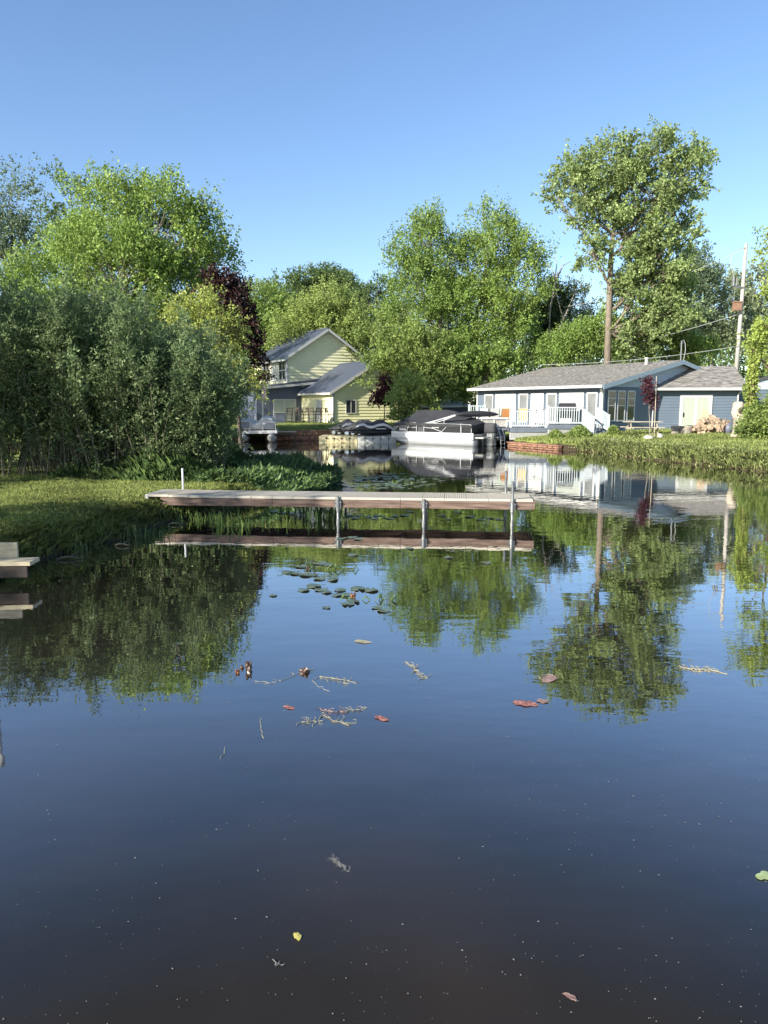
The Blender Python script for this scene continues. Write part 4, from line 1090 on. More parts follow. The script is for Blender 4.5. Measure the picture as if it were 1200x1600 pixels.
# utility pole and wires
def utility():
    Y0 = 49.0; b = at(1149, 578, Y0); t = at(1166, 381, Y0); x0 = t.x
    root = empty('utility_pole', (x0-.15, Y0, .9), R(.0), 'tall weathered wooden utility pole behind the garage roof', 'utility pole')
    m = MB(); h = t.z - .9; m.tube([(-.0,0,-.3),(.15,0,h)], [.155,.10], 10); m.build('pole', M['pole_wood'], root, True)
    ins = MB()
    ins.tube([(.1,-.1,h-.25),(-.35,-.1,h-.35),(-.75,-.1,h-.55),(-.82,-.1,h-1.2),(-.5,-.1,h-2.2)], .02, 5)
    ins.build('cable', M['wire'], root)
    br = MB(); br.beam((-.65,-.12,h-2.6),(.1,-.12,h-2.7),.06,.08); br.tube([(-.55,-.12,h-2.6),(-.55,-.12,h-2.05)], .09, 8); br.tube([(-.35,-.12,h-2.6),(-.35,-.12,h-2.15)], .06, 8); br.tube([(-.55,-.12,h-2.3),(-.55,-.12,h-2.25)],.13,8); br.build('insulator', M['galv'], root)
    bx = MB(); bx.box(-.5,-.05,-.4,-.05,h-4.15,h-3.65); bx.box(-.54,0,-.44,0,h-3.65,h-3.58); bx.build('junction_box', M['rust'], root)
    top = Vector((x0-.02, Y0, t.z-.3))
    def wire(a, b, sag, label, r=.018):
        pts = []
        for k in range(17):
            q = a.lerp(b, k/16); q.z -= sag * 4 * (k/16) * (1-k/16); pts.append(q)
        mb = MB(); o0 = pts[0]; mb.tube([p - o0 for p in pts], r, 5); o = mb.build('power_line', M['wire'], None, True); o.location = o0; tag(o, label, 'wire', 'overhead wires'); 
    wire(top, at(880, 480, 62), .5, 'upper overhead wire running from the pole top behind the tall cottonwood')
    wire(Vector((x0-.1, Y0-.15, at(1150,541,Y0).z)), at(845, 570, 53), .25, 'lower overhead wire running just above the blue house ridge')
    wire(Vector((x0-.1, Y0-.15, at(1150,490,Y0).z)), at(880, 556, 60), .3, 'middle overhead wire slanting down behind the blue house roof')
utility()

# ------------------------------------------------------------------ trees
def T(name, label, Y, base_px, top_px, blobs, leaf, bark, cat='tree', **kw):
    bp_ = at(base_px, 650, Y); z = tz(bp_.x, Y); tp = at(top_px[0], top_px[1], Y)
    return tree(name, label, cat, (bp_.x, Y, z), (tp.x, Y, tp.z), [px_blob(Y, b) for b in blobs], leaf, bark, **kw)

# left group
T('maple_tree', 'big bright green maple towering above the willow shrubs on the left', 42, 195, (195,330),
  [(175,365,60,66),(128,430,48,66,1),(248,385,56,76,-1),(300,390,36,52),(328,425,32,48,1),(345,400,16,20),(62,490,48,70),(185,460,90,80,-2),(272,480,66,70),(140,545,105,80),(250,565,85,70),(30,570,60,75),(165,300,16,22),(215,305,14,22),(262,312,14,20),(310,335,14,20)],
  L['maple'], M['bark_grey'], r0=.32, n_clump=560, twigs=10, leaves=21, size=.13, up=1.0, tw_len=.95, seed=11, clump_abs=.48, shell=.55)
T('oak_tree', 'dark airy tree at the far left edge of the picture', 48, 15, (18,330),
  [(15,315,38,45),(-10,390,50,60),(30,400,30,50),(10,470,50,70),(-40,330,40,60),(0,560,60,60)],
  L['bluegreen'], M['bark_dark'], r0=.26, n_clump=150, twigs=8, leaves=11, size=.17, up=.3, tw_len=.9, seed=12, clump_abs=.5)
T('oak_tree', 'dark green tree peeking out behind the left shoulder of the big maple', 56, 110, (112,330),
  [(112,320,36,48),(90,380,50,60),(130,420,60,60),(100,500,70,80)], L['oak'], M['bark_dark'], r0=.3, n_clump=110, twigs=9, leaves=11, size=.2, up=.2, tw_len=.8, seed=13, clump_abs=.6)
T('boxelder_tree', 'yellow green drooping tree in front of the purple one', 31, 325, (322,500),
  [(312,492,34,34),(335,545,42,50),(288,510,30,36),(352,590,34,46),(320,610,46,46),(365,520,16,26),(395,600,14,26)], L['yellowg'], M['bark_grey'], r0=.12, n_clump=170, twigs=7, leaves=15, size=.11, ratio=.5, up=.2, tw_len=.5, seed=14, clump_abs=.28, droop=.5)
T('purple_maple', 'dark purple leaved maple between the big green maple and the yellow house', 38.5, 378, (350,470),
  [(345,462,27,26),(368,500,28,34),(385,548,22,38),(350,530,36,44),(392,590,15,30),(338,480,22,26)], L['purple'], M['bark_dark'], r0=.13, n_clump=170, twigs=8, leaves=16, size=.13, up=.3, tw_len=.5, seed=15, clump_abs=.32)
# background line, left to centre
T('poplar_tree', 'pale green tree just right of the purple maple top', 78, 388, (388,460), [(385,470,26,36),(395,520,35,45),(375,550,40,60)], L['silver'], M['bark_grey'], r0=.22, n_clump=80, twigs=8, leaves=12, size=.24, seed=21, clump_abs=.6)
T('linden_tree', 'mid green round tree behind the left end of the yellow house roof', 76, 425, (425,480), [(425,490,42,45),(410,540,45,55),(450,530,40,50)], L['maple2'], M['bark'], r0=.24, n_clump=130, twigs=9, leaves=12, size=.22, seed=22, clump_abs=.6)
T('oak_tree', 'darker oak crown at the back of the skyline left of centre', 92, 470, (465,455), [(450,470,45,30),(475,462,38,26),(500,462,45,32),(530,475,34,38),(440,505,50,40),(500,510,60,45),(550,505,28,40)], L['oak'], M['bark_dark'], r0=.4, n_clump=260, twigs=10, leaves=12, size=.26, up=.1, tw_len=.9, seed=23, clump_abs=.75)
T('oak_tree', 'tall dark oak crown at the highest point of the far skyline left of centre', 95, 515, (512,455), [(515,446,36,22),(540,465,26,26),(515,480,40,34),(558,490,20,34)], L['oak'], M['bark_dark'], r0=.4, n_clump=150, twigs=10, leaves=12, size=.27, up=.1, tw_len=.9, seed=24, clump_abs=.75)
T('young_maple', 'bright yellow green maple with upright shoots right behind the yellow house', 72, 500, (510,490), [(512,490,40,36),(480,515,45,42),(535,515,38,42),(455,545,40,40),(500,550,60,45)], L['bright'], M['bark_grey'], r0=.25, n_clump=210, twigs=9, leaves=13, size=.2, up=1.2, tw_len=1.1, seed=25, clump_abs=.55)
T('half_bare_tree', 'thin dark tree with a bare pale trunk right of the oak skyline', 84, 578, (590,450), [(592,462,24,22),(575,478,26,26),(608,480,20,28),(590,520,35,40)], L['oak'], M['bare'], r0=.3, n_clump=70, twigs=8, leaves=11, size=.25, up=.3, seed=26, clump_abs=.6)
T('maple_tree', 'low green tree right of the yellow house gable', 70, 600, (600,520), [(590,525,40,40),(620,510,35,40),(570,560,40,45),(640,560,50,50),(605,590,45,45)], L['bush'], M['bark_grey'], r0=.2, n_clump=190, twigs=9, leaves=12, size=.2, up=.7, seed=27, clump_abs=.5)
# centre maples
T('silver_maple', 'left one of the tall twin maples between the two houses', 60, 700, (672,365),
  [(680,350,11,22),(650,366,12,20),(620,395,13,18),(668,392,32,38),(642,435,34,34),(698,430,30,44),(657,480,44,50),(690,525,50,50),(618,420,13,14),(700,480,38,48)], L['maple2'], M['bark_grey'], r0=.26, n_clump=280, twigs=8, leaves=20, size=.14, up=1.0, tw_len=1.1, seed=31, clump_abs=.5, shell=.5)
T('silver_maple', 'right and broader one of the tall twin maples between the two houses', 61, 722, (765,360),
  [(752,348,13,26),(792,364,13,22),(838,396,12,20),(770,394,42,44),(815,416,30,36),(737,440,42,54),(798,470,48,52),(757,510,54,58),(835,432,14,24),(722,568,56,50),(800,550,46,54)], L['maple'], M['bark_grey'], r0=.3, n_clump=400, twigs=8, leaves=20, size=.14, up=1.0, tw_len=1.1, seed=32, clump_abs=.5, shell=.5)
T('understory_bush', 'dense light green bush mass left of the twin maples', 57, 640, (640,560), [(625,560,40,42),(660,560,42,45),(600,595,35,40),(650,605,45,40),(690,600,40,45)], L['bush'], M['bark'], cat='bush', r0=.12, n_clump=260, twigs=9, leaves=12, size=.155, up=.6, tw_len=.6, seed=33, clump_abs=.4)
T('understory_bush', 'green bush below the twin maples behind the shed', 58, 725, (725,580), [(705,575,35,40),(740,590,40,35),(720,615,50,28),(770,575,40,30)], L['maple2'], M['bark'], cat='bush', r0=.12, n_clump=190, twigs=9, leaves=12, size=.16, up=.5, tw_len=.6, seed=34, clump_abs=.4)
T('garden_bush', 'rounded yellow green bush between the yellow gable and the pontoon boat', 52, 640, (640,630), [(630,635,22,24),(655,640,25,25),(645,612,25,25),(625,655,16,14)], L['bright'], M['bark'], cat='bush', r0=.06, n_clump=150, twigs=8, leaves=12, size=.12, up=.5, tw_len=.4, seed=35, clump_abs=.28)
# behind the blue house
T('dark_spruce', 'dark tree mass to the right of the twin maples', 70, 862, (865,470), [(865,475,26,32),(840,510,35,40),(870,530,35,45),(880,490,16,30)], L['dark'], M['bark_dark'], r0=.25, n_clump=170, twigs=9, leaves=12, size=.22, up=.2, seed=41, clump_abs=.5)
T('young_poplar', 'slim pale green young tree left of the cottonwood trunk', 66, 912, (910,470), [(905,480,16,40),(925,530,30,45),(895,540,28,40)], L['silver'], M['bark_grey'], r0=.12, n_clump=80, twigs=8, leaves=10, size=.19, up=.9, seed=42, clump_abs=.4)
T('roadside_shrub', 'mid green shrub behind the blue house ridge left of the cottonwood trunk', 58, 905, (905,540), [(900,545,40,28),(935,535,35,35),(870,555,25,22)], L['maple2'], M['bark'], cat='bush', r0=.1, n_clump=150, twigs=9, leaves=12, size=.17, up=.5, seed=43, clump_abs=.4)
T('roadside_shrub', 'fresh green bush behind the ridge right of the cottonwood trunk', 56, 1015, (1015,530), [(1010,530,40,28),(1050,545,40,28),(985,545,25,26),(1085,555,30,22)], L['maple'], M['bark'], cat='bush', r0=.1, n_clump=190, twigs=9, leaves=12, size=.17, up=.5, seed=44, clump_abs=.4)
CB = [px_blob(54, b) for b in [(1010,252,46,36),(950,270,40,38),(1065,285,32,44),(903,305,34,38),(1000,310,52,48),(890,272,22,22),(935,335,44,34),(1052,345,36,46),(990,365,36,40),(925,400,24,36),(1025,415,46,46),(1000,465,36,50),(1045,465,32,48),(1000,518,34,36),(1045,505,28,36),(870,312,13,16),(1085,255,16,22),(1010,430,30,34),(1040,500,34,40),(975,470,20,34),(1062,440,22,34),(990,540,26,22)]]
cb = at(951, 575, 54); 
tree('cottonwood_tree', 'very tall cottonwood with a straight brown trunk rising behind the blue house', 'tree', (cb.x, 54, .9), at(985,235,54), CB, L['cotton'], M['bark_tan'],
     r0=.26, n_clump=500, twigs=9, leaves=19, size=.155, ratio=.85, up=.15, tw_len=.7, seed=45, clump_abs=.5, shell=.5, limb_r=.5,
     trunk_pts=[(cb.x,54,.9), at(951,500,54), at(954,420,54), at(956,385,54), at(962,330,54.2), at(975,280,54), at(985,235,54)])
T('blue_willow', 'bluish leaning tree just right of the cottonwood crown', 72, 1055, (1085,400), [(1090,405,18,26),(1075,440,34,34),(1060,480,36,36),(1100,450,16,26),(1080,515,30,24)], L['bluegreen'], M['bark_grey'], r0=.25, n_clump=110, twigs=8, leaves=12, size=.22, up=.2, seed=46, clump_abs=.5)
T('silver_poplar', 'pale silvery tree left of the utility pole', 74, 1115, (1115,470), [(1112,450,24,24),(1125,490,30,34),(1100,520,34,34),(1130,540,34,30)], L['silver'], M['bark_grey'], r0=.22, n_clump=130, twigs=8, leaves=12, size=.23, up=.2, seed=47, clump_abs=.5)
T('silver_poplar', 'pale silvery tree right of the utility pole', 78, 1180, (1180,450), [(1150,470,26,34),(1185,460,34,40),(1165,520,40,44),(1205,520,30,50)], L['silver'], M['bark_grey'], r0=.25, n_clump=150, twigs=8, leaves=12, size=.24, up=.2, seed=48, clump_abs=.55)
# bare snags
def snag(label, Y, pts, forks, r):
    b = at(pts[0][0], pts[0][1], Y); z = tz(b.x, Y); root = empty('dead_tree', (b.x, Y, z), 0, label, 'dead tree'); o = Vector((b.x, Y, z))
    m = MB(); m.tube([(0,0,-.3)] + [at(px, py, Y) - o for px, py in pts], [r*1.2] + [r*(1-.7*i/len(pts)) for i in range(len(pts))], 7); m.build('trunk', M['bare'], root, True)
    f = MB()
    for fk in forks: f.tube([at(px, py, Y) - o for px, py in fk], [r*.4*(1-.6*i/len(fk)) for i in range(len(fk))], 5)
    f.build('branches', M['bare'], root, True)
snag('bleached leaning snag with bare branches behind the blue house roof', 63, [(862,568),(868,530),(880,498),(888,484)], [[(880,498),(872,470),(866,440),(870,412)],[(868,440),(880,415),(892,408)],[(880,498),(893,470),(900,452)],[(868,530),(885,520),(896,512)]], .13)
snag('thin bare twig tree on the skyline just left of the leaning snag', 68, [(856,560),(860,480),(868,440)], [[(868,440),(862,420),(850,410)],[(868,440),(878,412),(884,400)],[(862,470),(880,440),(890,425)],[(868,440),(870,410),(866,398)]], .09)
# right edge
T('basswood_tree', 'yellow green tree reaching in from the right edge above the vine', 32, 1222, (1226,480), [(1205,398,13,13),(1235,440,28,50),(1200,470,10,11),(1193,505,12,11),(1207,530,20,24),(1172,541,12,7),(1218,590,18,34),(1196,562,11,14),(1240,380,36,40)], L['vine'], M['bark'], r0=.14, n_clump=110, twigs=7, leaves=11, size=.10, ratio=.85, up=.1, tw_len=.42, seed=51, clump_abs=.2)
def vine_trunk():
    Y0 = 33.2; b = at(1163, 650, Y0); z = tz(b.x, Y0); root = empty('vine_covered_trunk', (b.x, Y0, z), 0, 'slanting trunk wrapped in yellow green vine leaves in front of the garage corner', 'tree'); o = Vector((b.x, Y0, z))
    pts = [(1172,690),(1173,640),(1175,590),(1180,545),(1188,500)]
    m = MB(); P3 = [at(px, py, Y0) - o for px, py in pts]; m.tube(P3, [.16,.15,.13,.11,.08], 9); m.build('trunk', M['bark'], root, True)
    rng = np.random.default_rng(77); n = 3600; t = rng.random(n)*.999*(len(P3)-1); i = t.astype(int); f = (t-i)[:,None]
    A = np.array([tuple(p) for p in P3]); c = A[i]*(1-f) + A[i+1]*f; u = unit(rng.normal(size=(n,3))*np.array([1,1,.5])); rad = (.12 + .16*rng.random(n)*(1+.5*np.sin(t*5)))[:,None]
    c = c + u*rad; D = unit(u*.4 + np.array([0,0,-.7]) + .5*rng.normal(size=(n,3)))
    np_mesh('vine_leaves', leaf_quads(c, D, .10*(.6+.8*rng.random(n)), .95, rng), 4, L['vine'], root)
vine_trunk()
T('garden_bush', 'leafy green bush at the foot of the vine covered trunk', 32.5, 1180, (1180,660), [(1186,662,18,18),(1212,650,18,28),(1170,678,16,12),(1195,688,24,14)], L['bush'], M['bark'], cat='bush', r0=.04, n_clump=150, twigs=8, leaves=12, size=.095, up=.5, tw_len=.35, seed=52, clump_abs=.2)
T('maroon_sapling', 'small maroon leaved tree with a thin trunk against the yellow gable', 53.5, 600, (600,605), [(600,608,9,16),(597,625,16,12),(604,622,13,14)], L['red'], M['bark_grey'], r0=.05, n_clump=60, twigs=7, leaves=10, size=.14, up=.4, tw_len=.35, seed=53, clump_abs=.2)
T('maroon_sapling', 'thin staked maroon leaved sapling in front of the blue house corner', 36.2, 1017, (1014,610), [(1014,604,5,9),(1013,618,6,8),(1018,632,4,6)], L['plum'], M['bark_grey'], r0=.025, n_clump=34, twigs=5, leaves=7, size=.105, up=.2, tw_len=.25, seed=54, clump_abs=.09)
def stake():
    p = at(1022, 690, 36.0); z = tz(p.x, 36.0); h = at(1019, 588, 36.0).z - z; mb = MB(); mb.tube([(0,0,-.3),(-.04,0,h)], .02, 6)
    o = mb.build('sapling_stake', M['bare']); o.location = (p.x, 36.0, z); tag(o, 'tall thin wooden stake beside the maroon sapling', 'stake')
stake()
# far wood closing the view low behind everything
def far_wood():
    rng = np.random.default_rng(9); V = []
    for k in range(74):
        x = -95 + 190*k/73 + rng.uniform(-1.5,1.5); y = rng.uniform(100, 122); h = rng.uniform(11.5, 15.5); n = 2600
        u = unit(rng.normal(size=(n,3))); r = (.5+.5*rng.random((n,1))**.5) * (1 + .18*np.sin(u[:,:1]*7+k)*np.cos(u[:,2:]*6))
        c = np.array([x, y, h*.52]) + u*r*np.array([3.6,3.0,h*.5])
        V.append(leaf_quads(c, unit(u*.6+rng.normal(size=(n,3))*.7), .40*(.6+.8*rng.random(n)), .8, rng))
    tag(np_mesh('far_woods', np.concatenate(V), 4, L['oak']), kind='stuff')
far_wood()
# unseen trees added past the left edge to shade the shrubs and lawn
tree('shade_tree', 'leafy maple added to shade the willow shrubs, unseen on the left bank just outside the picture', 'tree', (-15.0,14.6,.5), (-15,14.6,8.5), [(-15,14.8,6.8,3.2,2.6,3.0),(-14.2,13.6,3.2,2.4,1.9,2.2),(-16.5,17,6,3.,3,3.6),(-17,20,5,3,3,4)], L['maple2'], M['bark_grey'], r0=.22, n_clump=230, twigs=9, leaves=12, size=.17, seed=61, clump_abs=.45)
tree('shade_tree', 'second leafy tree added to shade the near lawn edge, unseen farther back on the left bank outside the picture', 'tree', (-16.5,1.3,.5), (-16.5,1.3,8), [(-16.5,1.5,6.2,2.6,2.3,2.6),(-16,.8,3.4,2.4,2.2,2)], L['maple2'], M['bark_grey'], r0=.2, n_clump=130, twigs=9, leaves=12, size=.17, seed=62, clump_abs=.45)

# ------------------------------------------------------------------ willow shrubs on the near bank
def willow(x, y, hgt, spread, nst, seed, label):
    rng = np.random.default_rng(seed); z0 = tz(x, y); root = empty('willow_shrub', (x, y, z0), 0, label, 'shrub', 'willow shrubs on the left bank')
    st_ = MB(); P = []; D = []
    for k in range(nst):
        a = rng.uniform(0, 6.283); r0 = spread*.35*math.sqrt(rng.random()); b = np.array([r0*math.cos(a), r0*math.sin(a)*.8, -.1])
        h = hgt * rng.uniform(.62, 1.03); lean = spread * rng.uniform(.1, .75); az = a + rng.normal()*.5
        tip = b + np.array([lean*math.cos(az), lean*math.sin(az)*.8, h]); pts = []
        for i in range(7):
            t = i/6; q = b*(1-t) + tip*t; q[2] += .35*math.sin(math.pi*t)*lean*.4; q[:2] += .03*rng.normal(size=2); pts.append(q)
        r = rng.uniform(.010, .022) * (1.6 if rng.random() < .12 else 1)
        st_.tube([tuple(q) for q in pts], [r*(1-.75*i/6) for i in range(7)], 5, False)
        pts = np.array(pts); nt_ = 58
        t = rng.uniform(.06 if rng.random() < .4 else .22, 1, nt_)**.85; q = t*6*.9999; i = q.astype(int); f = (q-i)[:,None]
        c = pts[i]*(1-f) + pts[i+1]*f; d = unit(rng.normal(size=(nt_,3))*.8 + np.array([0,0,.7])); tl = rng.uniform(.25,.75,nt_)*(1.2-.5*t)
        lf = 15; s = rng.random((nt_, lf))
        pp = c[:,None,:] + d[:,None,:]*(s*tl[:,None])[:,:,None] + rng.normal(size=(nt_,lf,3))*.03
        dd = unit(d[:,None,:]*.7 + rng.normal(size=pp.shape)*.6)
        P.append(pp.reshape(-1,3)); D.append(dd.reshape(-1,3))
    P = np.concatenate(P); D = np.concatenate(D)
    st_.build('stems', M['willow_bark'], root); np_mesh('foliage', leaf_quads(P, D, .085*(.6+.8*rng.random(len(P))), .38, rng), 4, L['willow'], root)
wl = [(-9.7,18.6,4.5,2.3,40,'leftmost willow shrub, partly cut by the picture edge'),(-8.3,18.9,4.9,2.2,44,'willow shrub second from the left above the lawn'),(-7.0,18.8,4.5,2.1,46,'middle willow shrub with many thin bare stems'),
      (-5.8,18.9,4.0,2.0,46,'willow shrub behind the white pipe at the dock end'),(-4.75,19.4,3.15,1.5,42,'rightmost willow shrub leaning toward the water'),(-9.0,20.8,4.9,2.4,36,'taller willow shrub in the back row at the left'),(-6.4,21.2,4.2,2.2,36,'taller willow shrub in the back row at the right')]
wl += [(-11.2,22.5,4.6,2.6,40,'willow shrub deepest in the back row at the far left'),(-8.2,23.5,4.4,2.6,40,'willow shrub deepest in the middle of the back row')]
for k, (x, y, h, s, n, lb) in enumerate(wl): willow(x, y, h, s, n, 100+k, lb)

# ------------------------------------------------------------------ grass, weeds, reeds
def blades(name, pts, h, wd, m, seed, lean=.5, parent=None, curve=.35):
    rng = np.random.default_rng(seed); n = len(pts); hh = h[:,None] if hasattr(h, '__len__') else np.full((n,1), h)*(.6+.8*rng.random((n,1)))
    a = rng.uniform(0, 6.283, n); s = np.stack([np.cos(a), np.sin(a), np.zeros(n)], 1); f = np.stack([-np.sin(a), np.cos(a), np.zeros(n)], 1)
    ln = (rng.random((n,1))*lean); up = np.array([0,0,1.0]); W = wd*(.6+.8*rng.random((n,1)))*.5
    m1 = pts + up*hh*.55 + f*hh*ln*.35; tp = pts + up*hh*(1-.35*ln) + f*hh*ln
    V = np.stack([pts - s*W, pts + s*W, m1 + s*W*.8, tp, m1 - s*W*.8], 1).reshape(-1,3)
    return np_mesh(name, V, 5, m, parent)
rng = np.random.default_rng(3)
def scatter(n, x0, x1, y0, y1, dmin, dmax):
    x = rng.uniform(x0, x1, n); y = rng.uniform(y0, y1, n); d = shore_dist(x, y); k = (d > dmin) & (d < dmax); x, y = x[k], y[k]
    return np.stack([x, y, terrain(x, y) - .01], 1)
p = scatter(210000, -12, -2, 8.5, 19.5, .15, 9)
h = (.05 + .06*rng.random(len(p))) * (1 + .9*np.clip(.8 - shore_dist(p[:,0], p[:,1]), 0, 1)*1.6)
tag(blades('grass', p, h, .009, L['grass'], 1, .9), kind='stuff')
p = scatter(60000, -12, -2.2, 8.5, 17, .02, .6); h = .08 + .16*rng.random(len(p))
tag(blades('bank_grass', p, h, .007, L['grass'], 2, 1.2), kind='stuff')
p = scatter(90000, -12.5, -1.5, 17.6, 24, .0, 5); p = p[(p[:,0] < -3.6) | (p[:,1] > 18.2)]; h = (.28 + .58*rng.random(len(p))*(.6+.4*np.sin(p[:,0]*2))) * np.clip((p[:,1]-17.2)*.9, .3, 1.1) * np.clip((-p[:,0]-2.6)*.42, .32, 1)
tag(blades('tall_reed_grass', p, h, .013, L['reed'], 3, .7), kind='stuff')
# broad leaved ground cover at the tip of the bank
n = 26000; x = rng.uniform(-5.2, -1.3, n); y = rng.uniform(17.5, 24.5, n); d = shore_dist(x, y); k = (d > -.55) & (d < 1.6); x, y = x[k], y[k]
z = np.maximum(terrain(x, y), 0) + rng.random(len(x))*(.24 + .12*np.sin(x*3)*np.cos(y*2.2)); P = np.stack([x, y, z], 1); D = unit(rng.normal(size=P.shape)*np.array([1,1,.4]) + np.array([0,0,.7]))
tag(np_mesh('bank_ground_cover', leaf_quads(P, D, .17*(.6+.8*rng.random(len(P))), .28, rng), 4, L['reed']), kind='stuff')
# far lawns and the weedy right bank
p = scatter(120000, 5.5, 22, 24, 42, .3, 9); tag(blades('lawn_grass', p, .08 + .10*rng.random(len(p)), .03, L['grass'], 4, .8), kind='stuff')
p = scatter(60000, -10, 6, 46, 58, .25, 10); tag(blades('lawn_grass', p, .06 + .07*rng.random(len(p)), .04, L['grass'], 5, .8), kind='stuff')
p = scatter(130000, 8.6, 18, 20, 37, -.12, 1.6); p = p[(p[:,1] < 37.4)]; h = (.16 + .42*rng.random(len(p))) * np.clip(1.25 - .5*np.abs(shore_dist(p[:,0],p[:,1])-.3), .3, 1.3)
tag(blades('bank_weeds', p, h*.48, .014, L['weeds'], 6, .9), kind='stuff')
n = 40000; x = rng.uniform(9, 17, n); y = rng.uniform(21, 37.5, n); d = shore_dist(x, y); k = (d > -.05) & (d < 1.3) & (y < 37.4); x, y = x[k], y[k]
P = np.stack([x, y, terrain(x, y) + rng.random(len(x))*(.28+.16*np.sin(y*2.1+x))], 1); D = unit(rng.normal(size=P.shape) + np.array([0,0,.6]))
tag(np_mesh('bank_weed_leaves', leaf_quads(P, D, .085*(.6+.8*rng.random(len(P))), .45, rng), 4, L['weeds']), kind='stuff')
def weed_bush(px, y, r, h, seed, label, leaf='weeds'):
    p = at(px, 690, y); z = tz(p.x, y); rg_ = np.random.default_rng(seed); n = 2600; u = unit(rg_.normal(size=(n,3))); u[:,2] = np.abs(u[:,2])
    c = u*np.array([r,r,h])*(.4+.65*rg_.random((n,1))); root = empty('weed_clump', (p.x, y, z), 0, label, 'weeds', 'weed clumps on the far shore')
    np_mesh('foliage', leaf_quads(c, unit(u*.5+rg_.normal(size=(n,3))*.6+np.array([0,0,.5])), .12*(.6+.8*rg_.random(n)), .45, rg_), 4, L[leaf], root)
    s = MB(); rr = random.Random(seed)
    for k in range(14): s.tube([(rr.uniform(-.3,.3)*r,rr.uniform(-.3,.3)*r,-.05),(rr.uniform(-.8,.8)*r,rr.uniform(-.8,.8)*r,h*.8)], .008, 4)
    s.build('stems', M['bark'], root)
weed_bush(896, 35.6, .5, .55, 71, 'green weed clump breaking the block wall below the stairs')
weed_bush(905, 39.6, .55, .6, 72, 'weed clump growing against the upper lattice', 'bush')
weed_bush(868, 40.2, .35, .4, 73, 'small weed clump at the middle of the lattice skirt', 'bush')
weed_bush(958, 39.2, .3, .45, 74, 'small weed clump right of the deck stairs', 'bush')
weed_bush(508, 47.6, .45, .45, 75, 'weed clump hanging over the block wall by the tan float')
weed_bush(985, 36.8, .35, .45, 76, 'pale weed clump in front of the picnic table')
weed_bush(795, 41.2, .4, .4, 77, 'dark weed clump at the shore behind the outboard motor', 'reed')

def marsh_plant(px, py, n, h, spread, wd, seed, label, leaf='marsh', name='marsh_plant'):
    b = G(px, py, 0); rr = random.Random(seed); root = empty(name, (b.x, b.y, 0), 0, label, 'water plant'); mb = MB()
    for k in range(n):
        a = rr.uniform(0, 6.283); r = spread*math.sqrt(rr.random()); x0, y0 = r*math.cos(a), r*math.sin(a)*.45; az = rr.uniform(0, 6.283); H = h*rr.uniform(.45,1.05); bend = rr.uniform(.1,1.0); w_ = wd*rr.uniform(.7,1.2)
        dx, dy = math.cos(az), math.sin(az)*.6; s = Vector((-dy, dx, 0)).normalized(); prev = None; m = 6
        for i in range(m+1):
            t = i/m; q = Vector((x0 + dx*bend*H*.8*t*t, y0 + dy*bend*H*.8*t*t, -.08 + (H+.08)*(t - .55*bend*t**3))); ww = w_*(.5+1.2*t if t < .4 else 1.0*(1-t)/.6+.02)*.5
            cur = (q - s*ww, q + s*ww)
            if prev: mb.quad(prev[0], prev[1], cur[1], cur[0])
            prev = cur
    mb.build('leaves', L[leaf], root); 
    st_ = MB()
    for k in range(max(4, n//5)):
        x0, y0 = rr.uniform(-spread,spread), rr.uniform(-spread,spread)*.4; st_.tube([(x0,y0,-.2),(x0+rr.uniform(-.1,.1),y0,h*rr.uniform(.4,.8))], .006, 5)
    st_.build('stems', L[leaf], root)
marsh_plant(300, 812, 130, .26, .65, .016, 1, 'low bright grass tuft in the shallows at the left end of the dock', 'marsh', 'marsh_grass')
marsh_plant(360, 822, 46, .36, .34, .035, 2, 'arching light green plant in front of the dock near the bank')
marsh_plant(425, 818, 22, .26, .55, .03, 3, 'sparse upright yellow green shoots in a row below the dock')
marsh_plant(510, 812, 60, .50, .40, .05, 4, 'dark leafy plant clump behind the left dock post', 'reed')
marsh_plant(455, 806, 22, .42, .35, .035, 5, 'thin dark stalks under the dock left of the leafy clump', 'reed')
marsh_plant(255, 800, 120, .30, .38, .014, 6, 'yellowish grass tuft at the bank corner of the dock', 'grass', 'marsh_grass')
marsh_plant(245, 838, 60, .28, .35, .012, 7, 'dark grass tuft overhanging the water left of the dock', 'reed', 'marsh_grass')
rt = random.Random(8)
for k, (px, py) in enumerate([(70,868),(95,858),(120,862),(150,852),(175,846),(200,842),(222,832),(235,820),(50,872),(140,846),(190,834),(250,812)]):
    marsh_plant(px, py-rt.uniform(0,7), rt.randint(26,55), rt.uniform(.16,.34), rt.uniform(.14,.3), .010, 40+k, 'ragged grass tuft hanging over the dark mud edge of the near lawn', ('reed','grass','weeds')[k%3], 'grass_tuft')
for o_ in [q for q in C.objects if q.name.startswith('grass_tuft')]: o_['group'] = 'grass tufts along the near bank edge'; o_['category'] = 'grass tuft'
def driftwood(px, py, L_, a, label, seed):
    b = G(px, py, .03); rr_ = random.Random(seed); L_ *= .7; pts = [(math.cos(a)*L_*t, math.sin(a)*L_*t, -.02+.02*math.sin(t*5)+.03*t) for t in (0,.25,.5,.75,1)]
    m_ = MB(); m_.tube(pts, [.013,.014,.012,.01,.005], 6); m_.tube([pts[2], (pts[2][0]+.1, pts[2][1]+.05, .08)], [.01,.004], 5); o = m_.build('driftwood', M['willow_bark'], None, True); o.location = b; tag(o, label, 'driftwood')
driftwood(88, 872, .55, .3, 'pale driftwood stick at the mud edge near the lumber dock corner', 1); driftwood(180, 850, .4, -.2, 'thin driftwood stick under the middle of the near bank edge', 2); driftwood(262, 818, .5, .1, 'driftwood stick lying at the foot of the bank by the dock end', 3)
marsh_plant(630, 756, 9, .16, .35, .02, 8, 'few small upright leaves standing among the far lily pads')

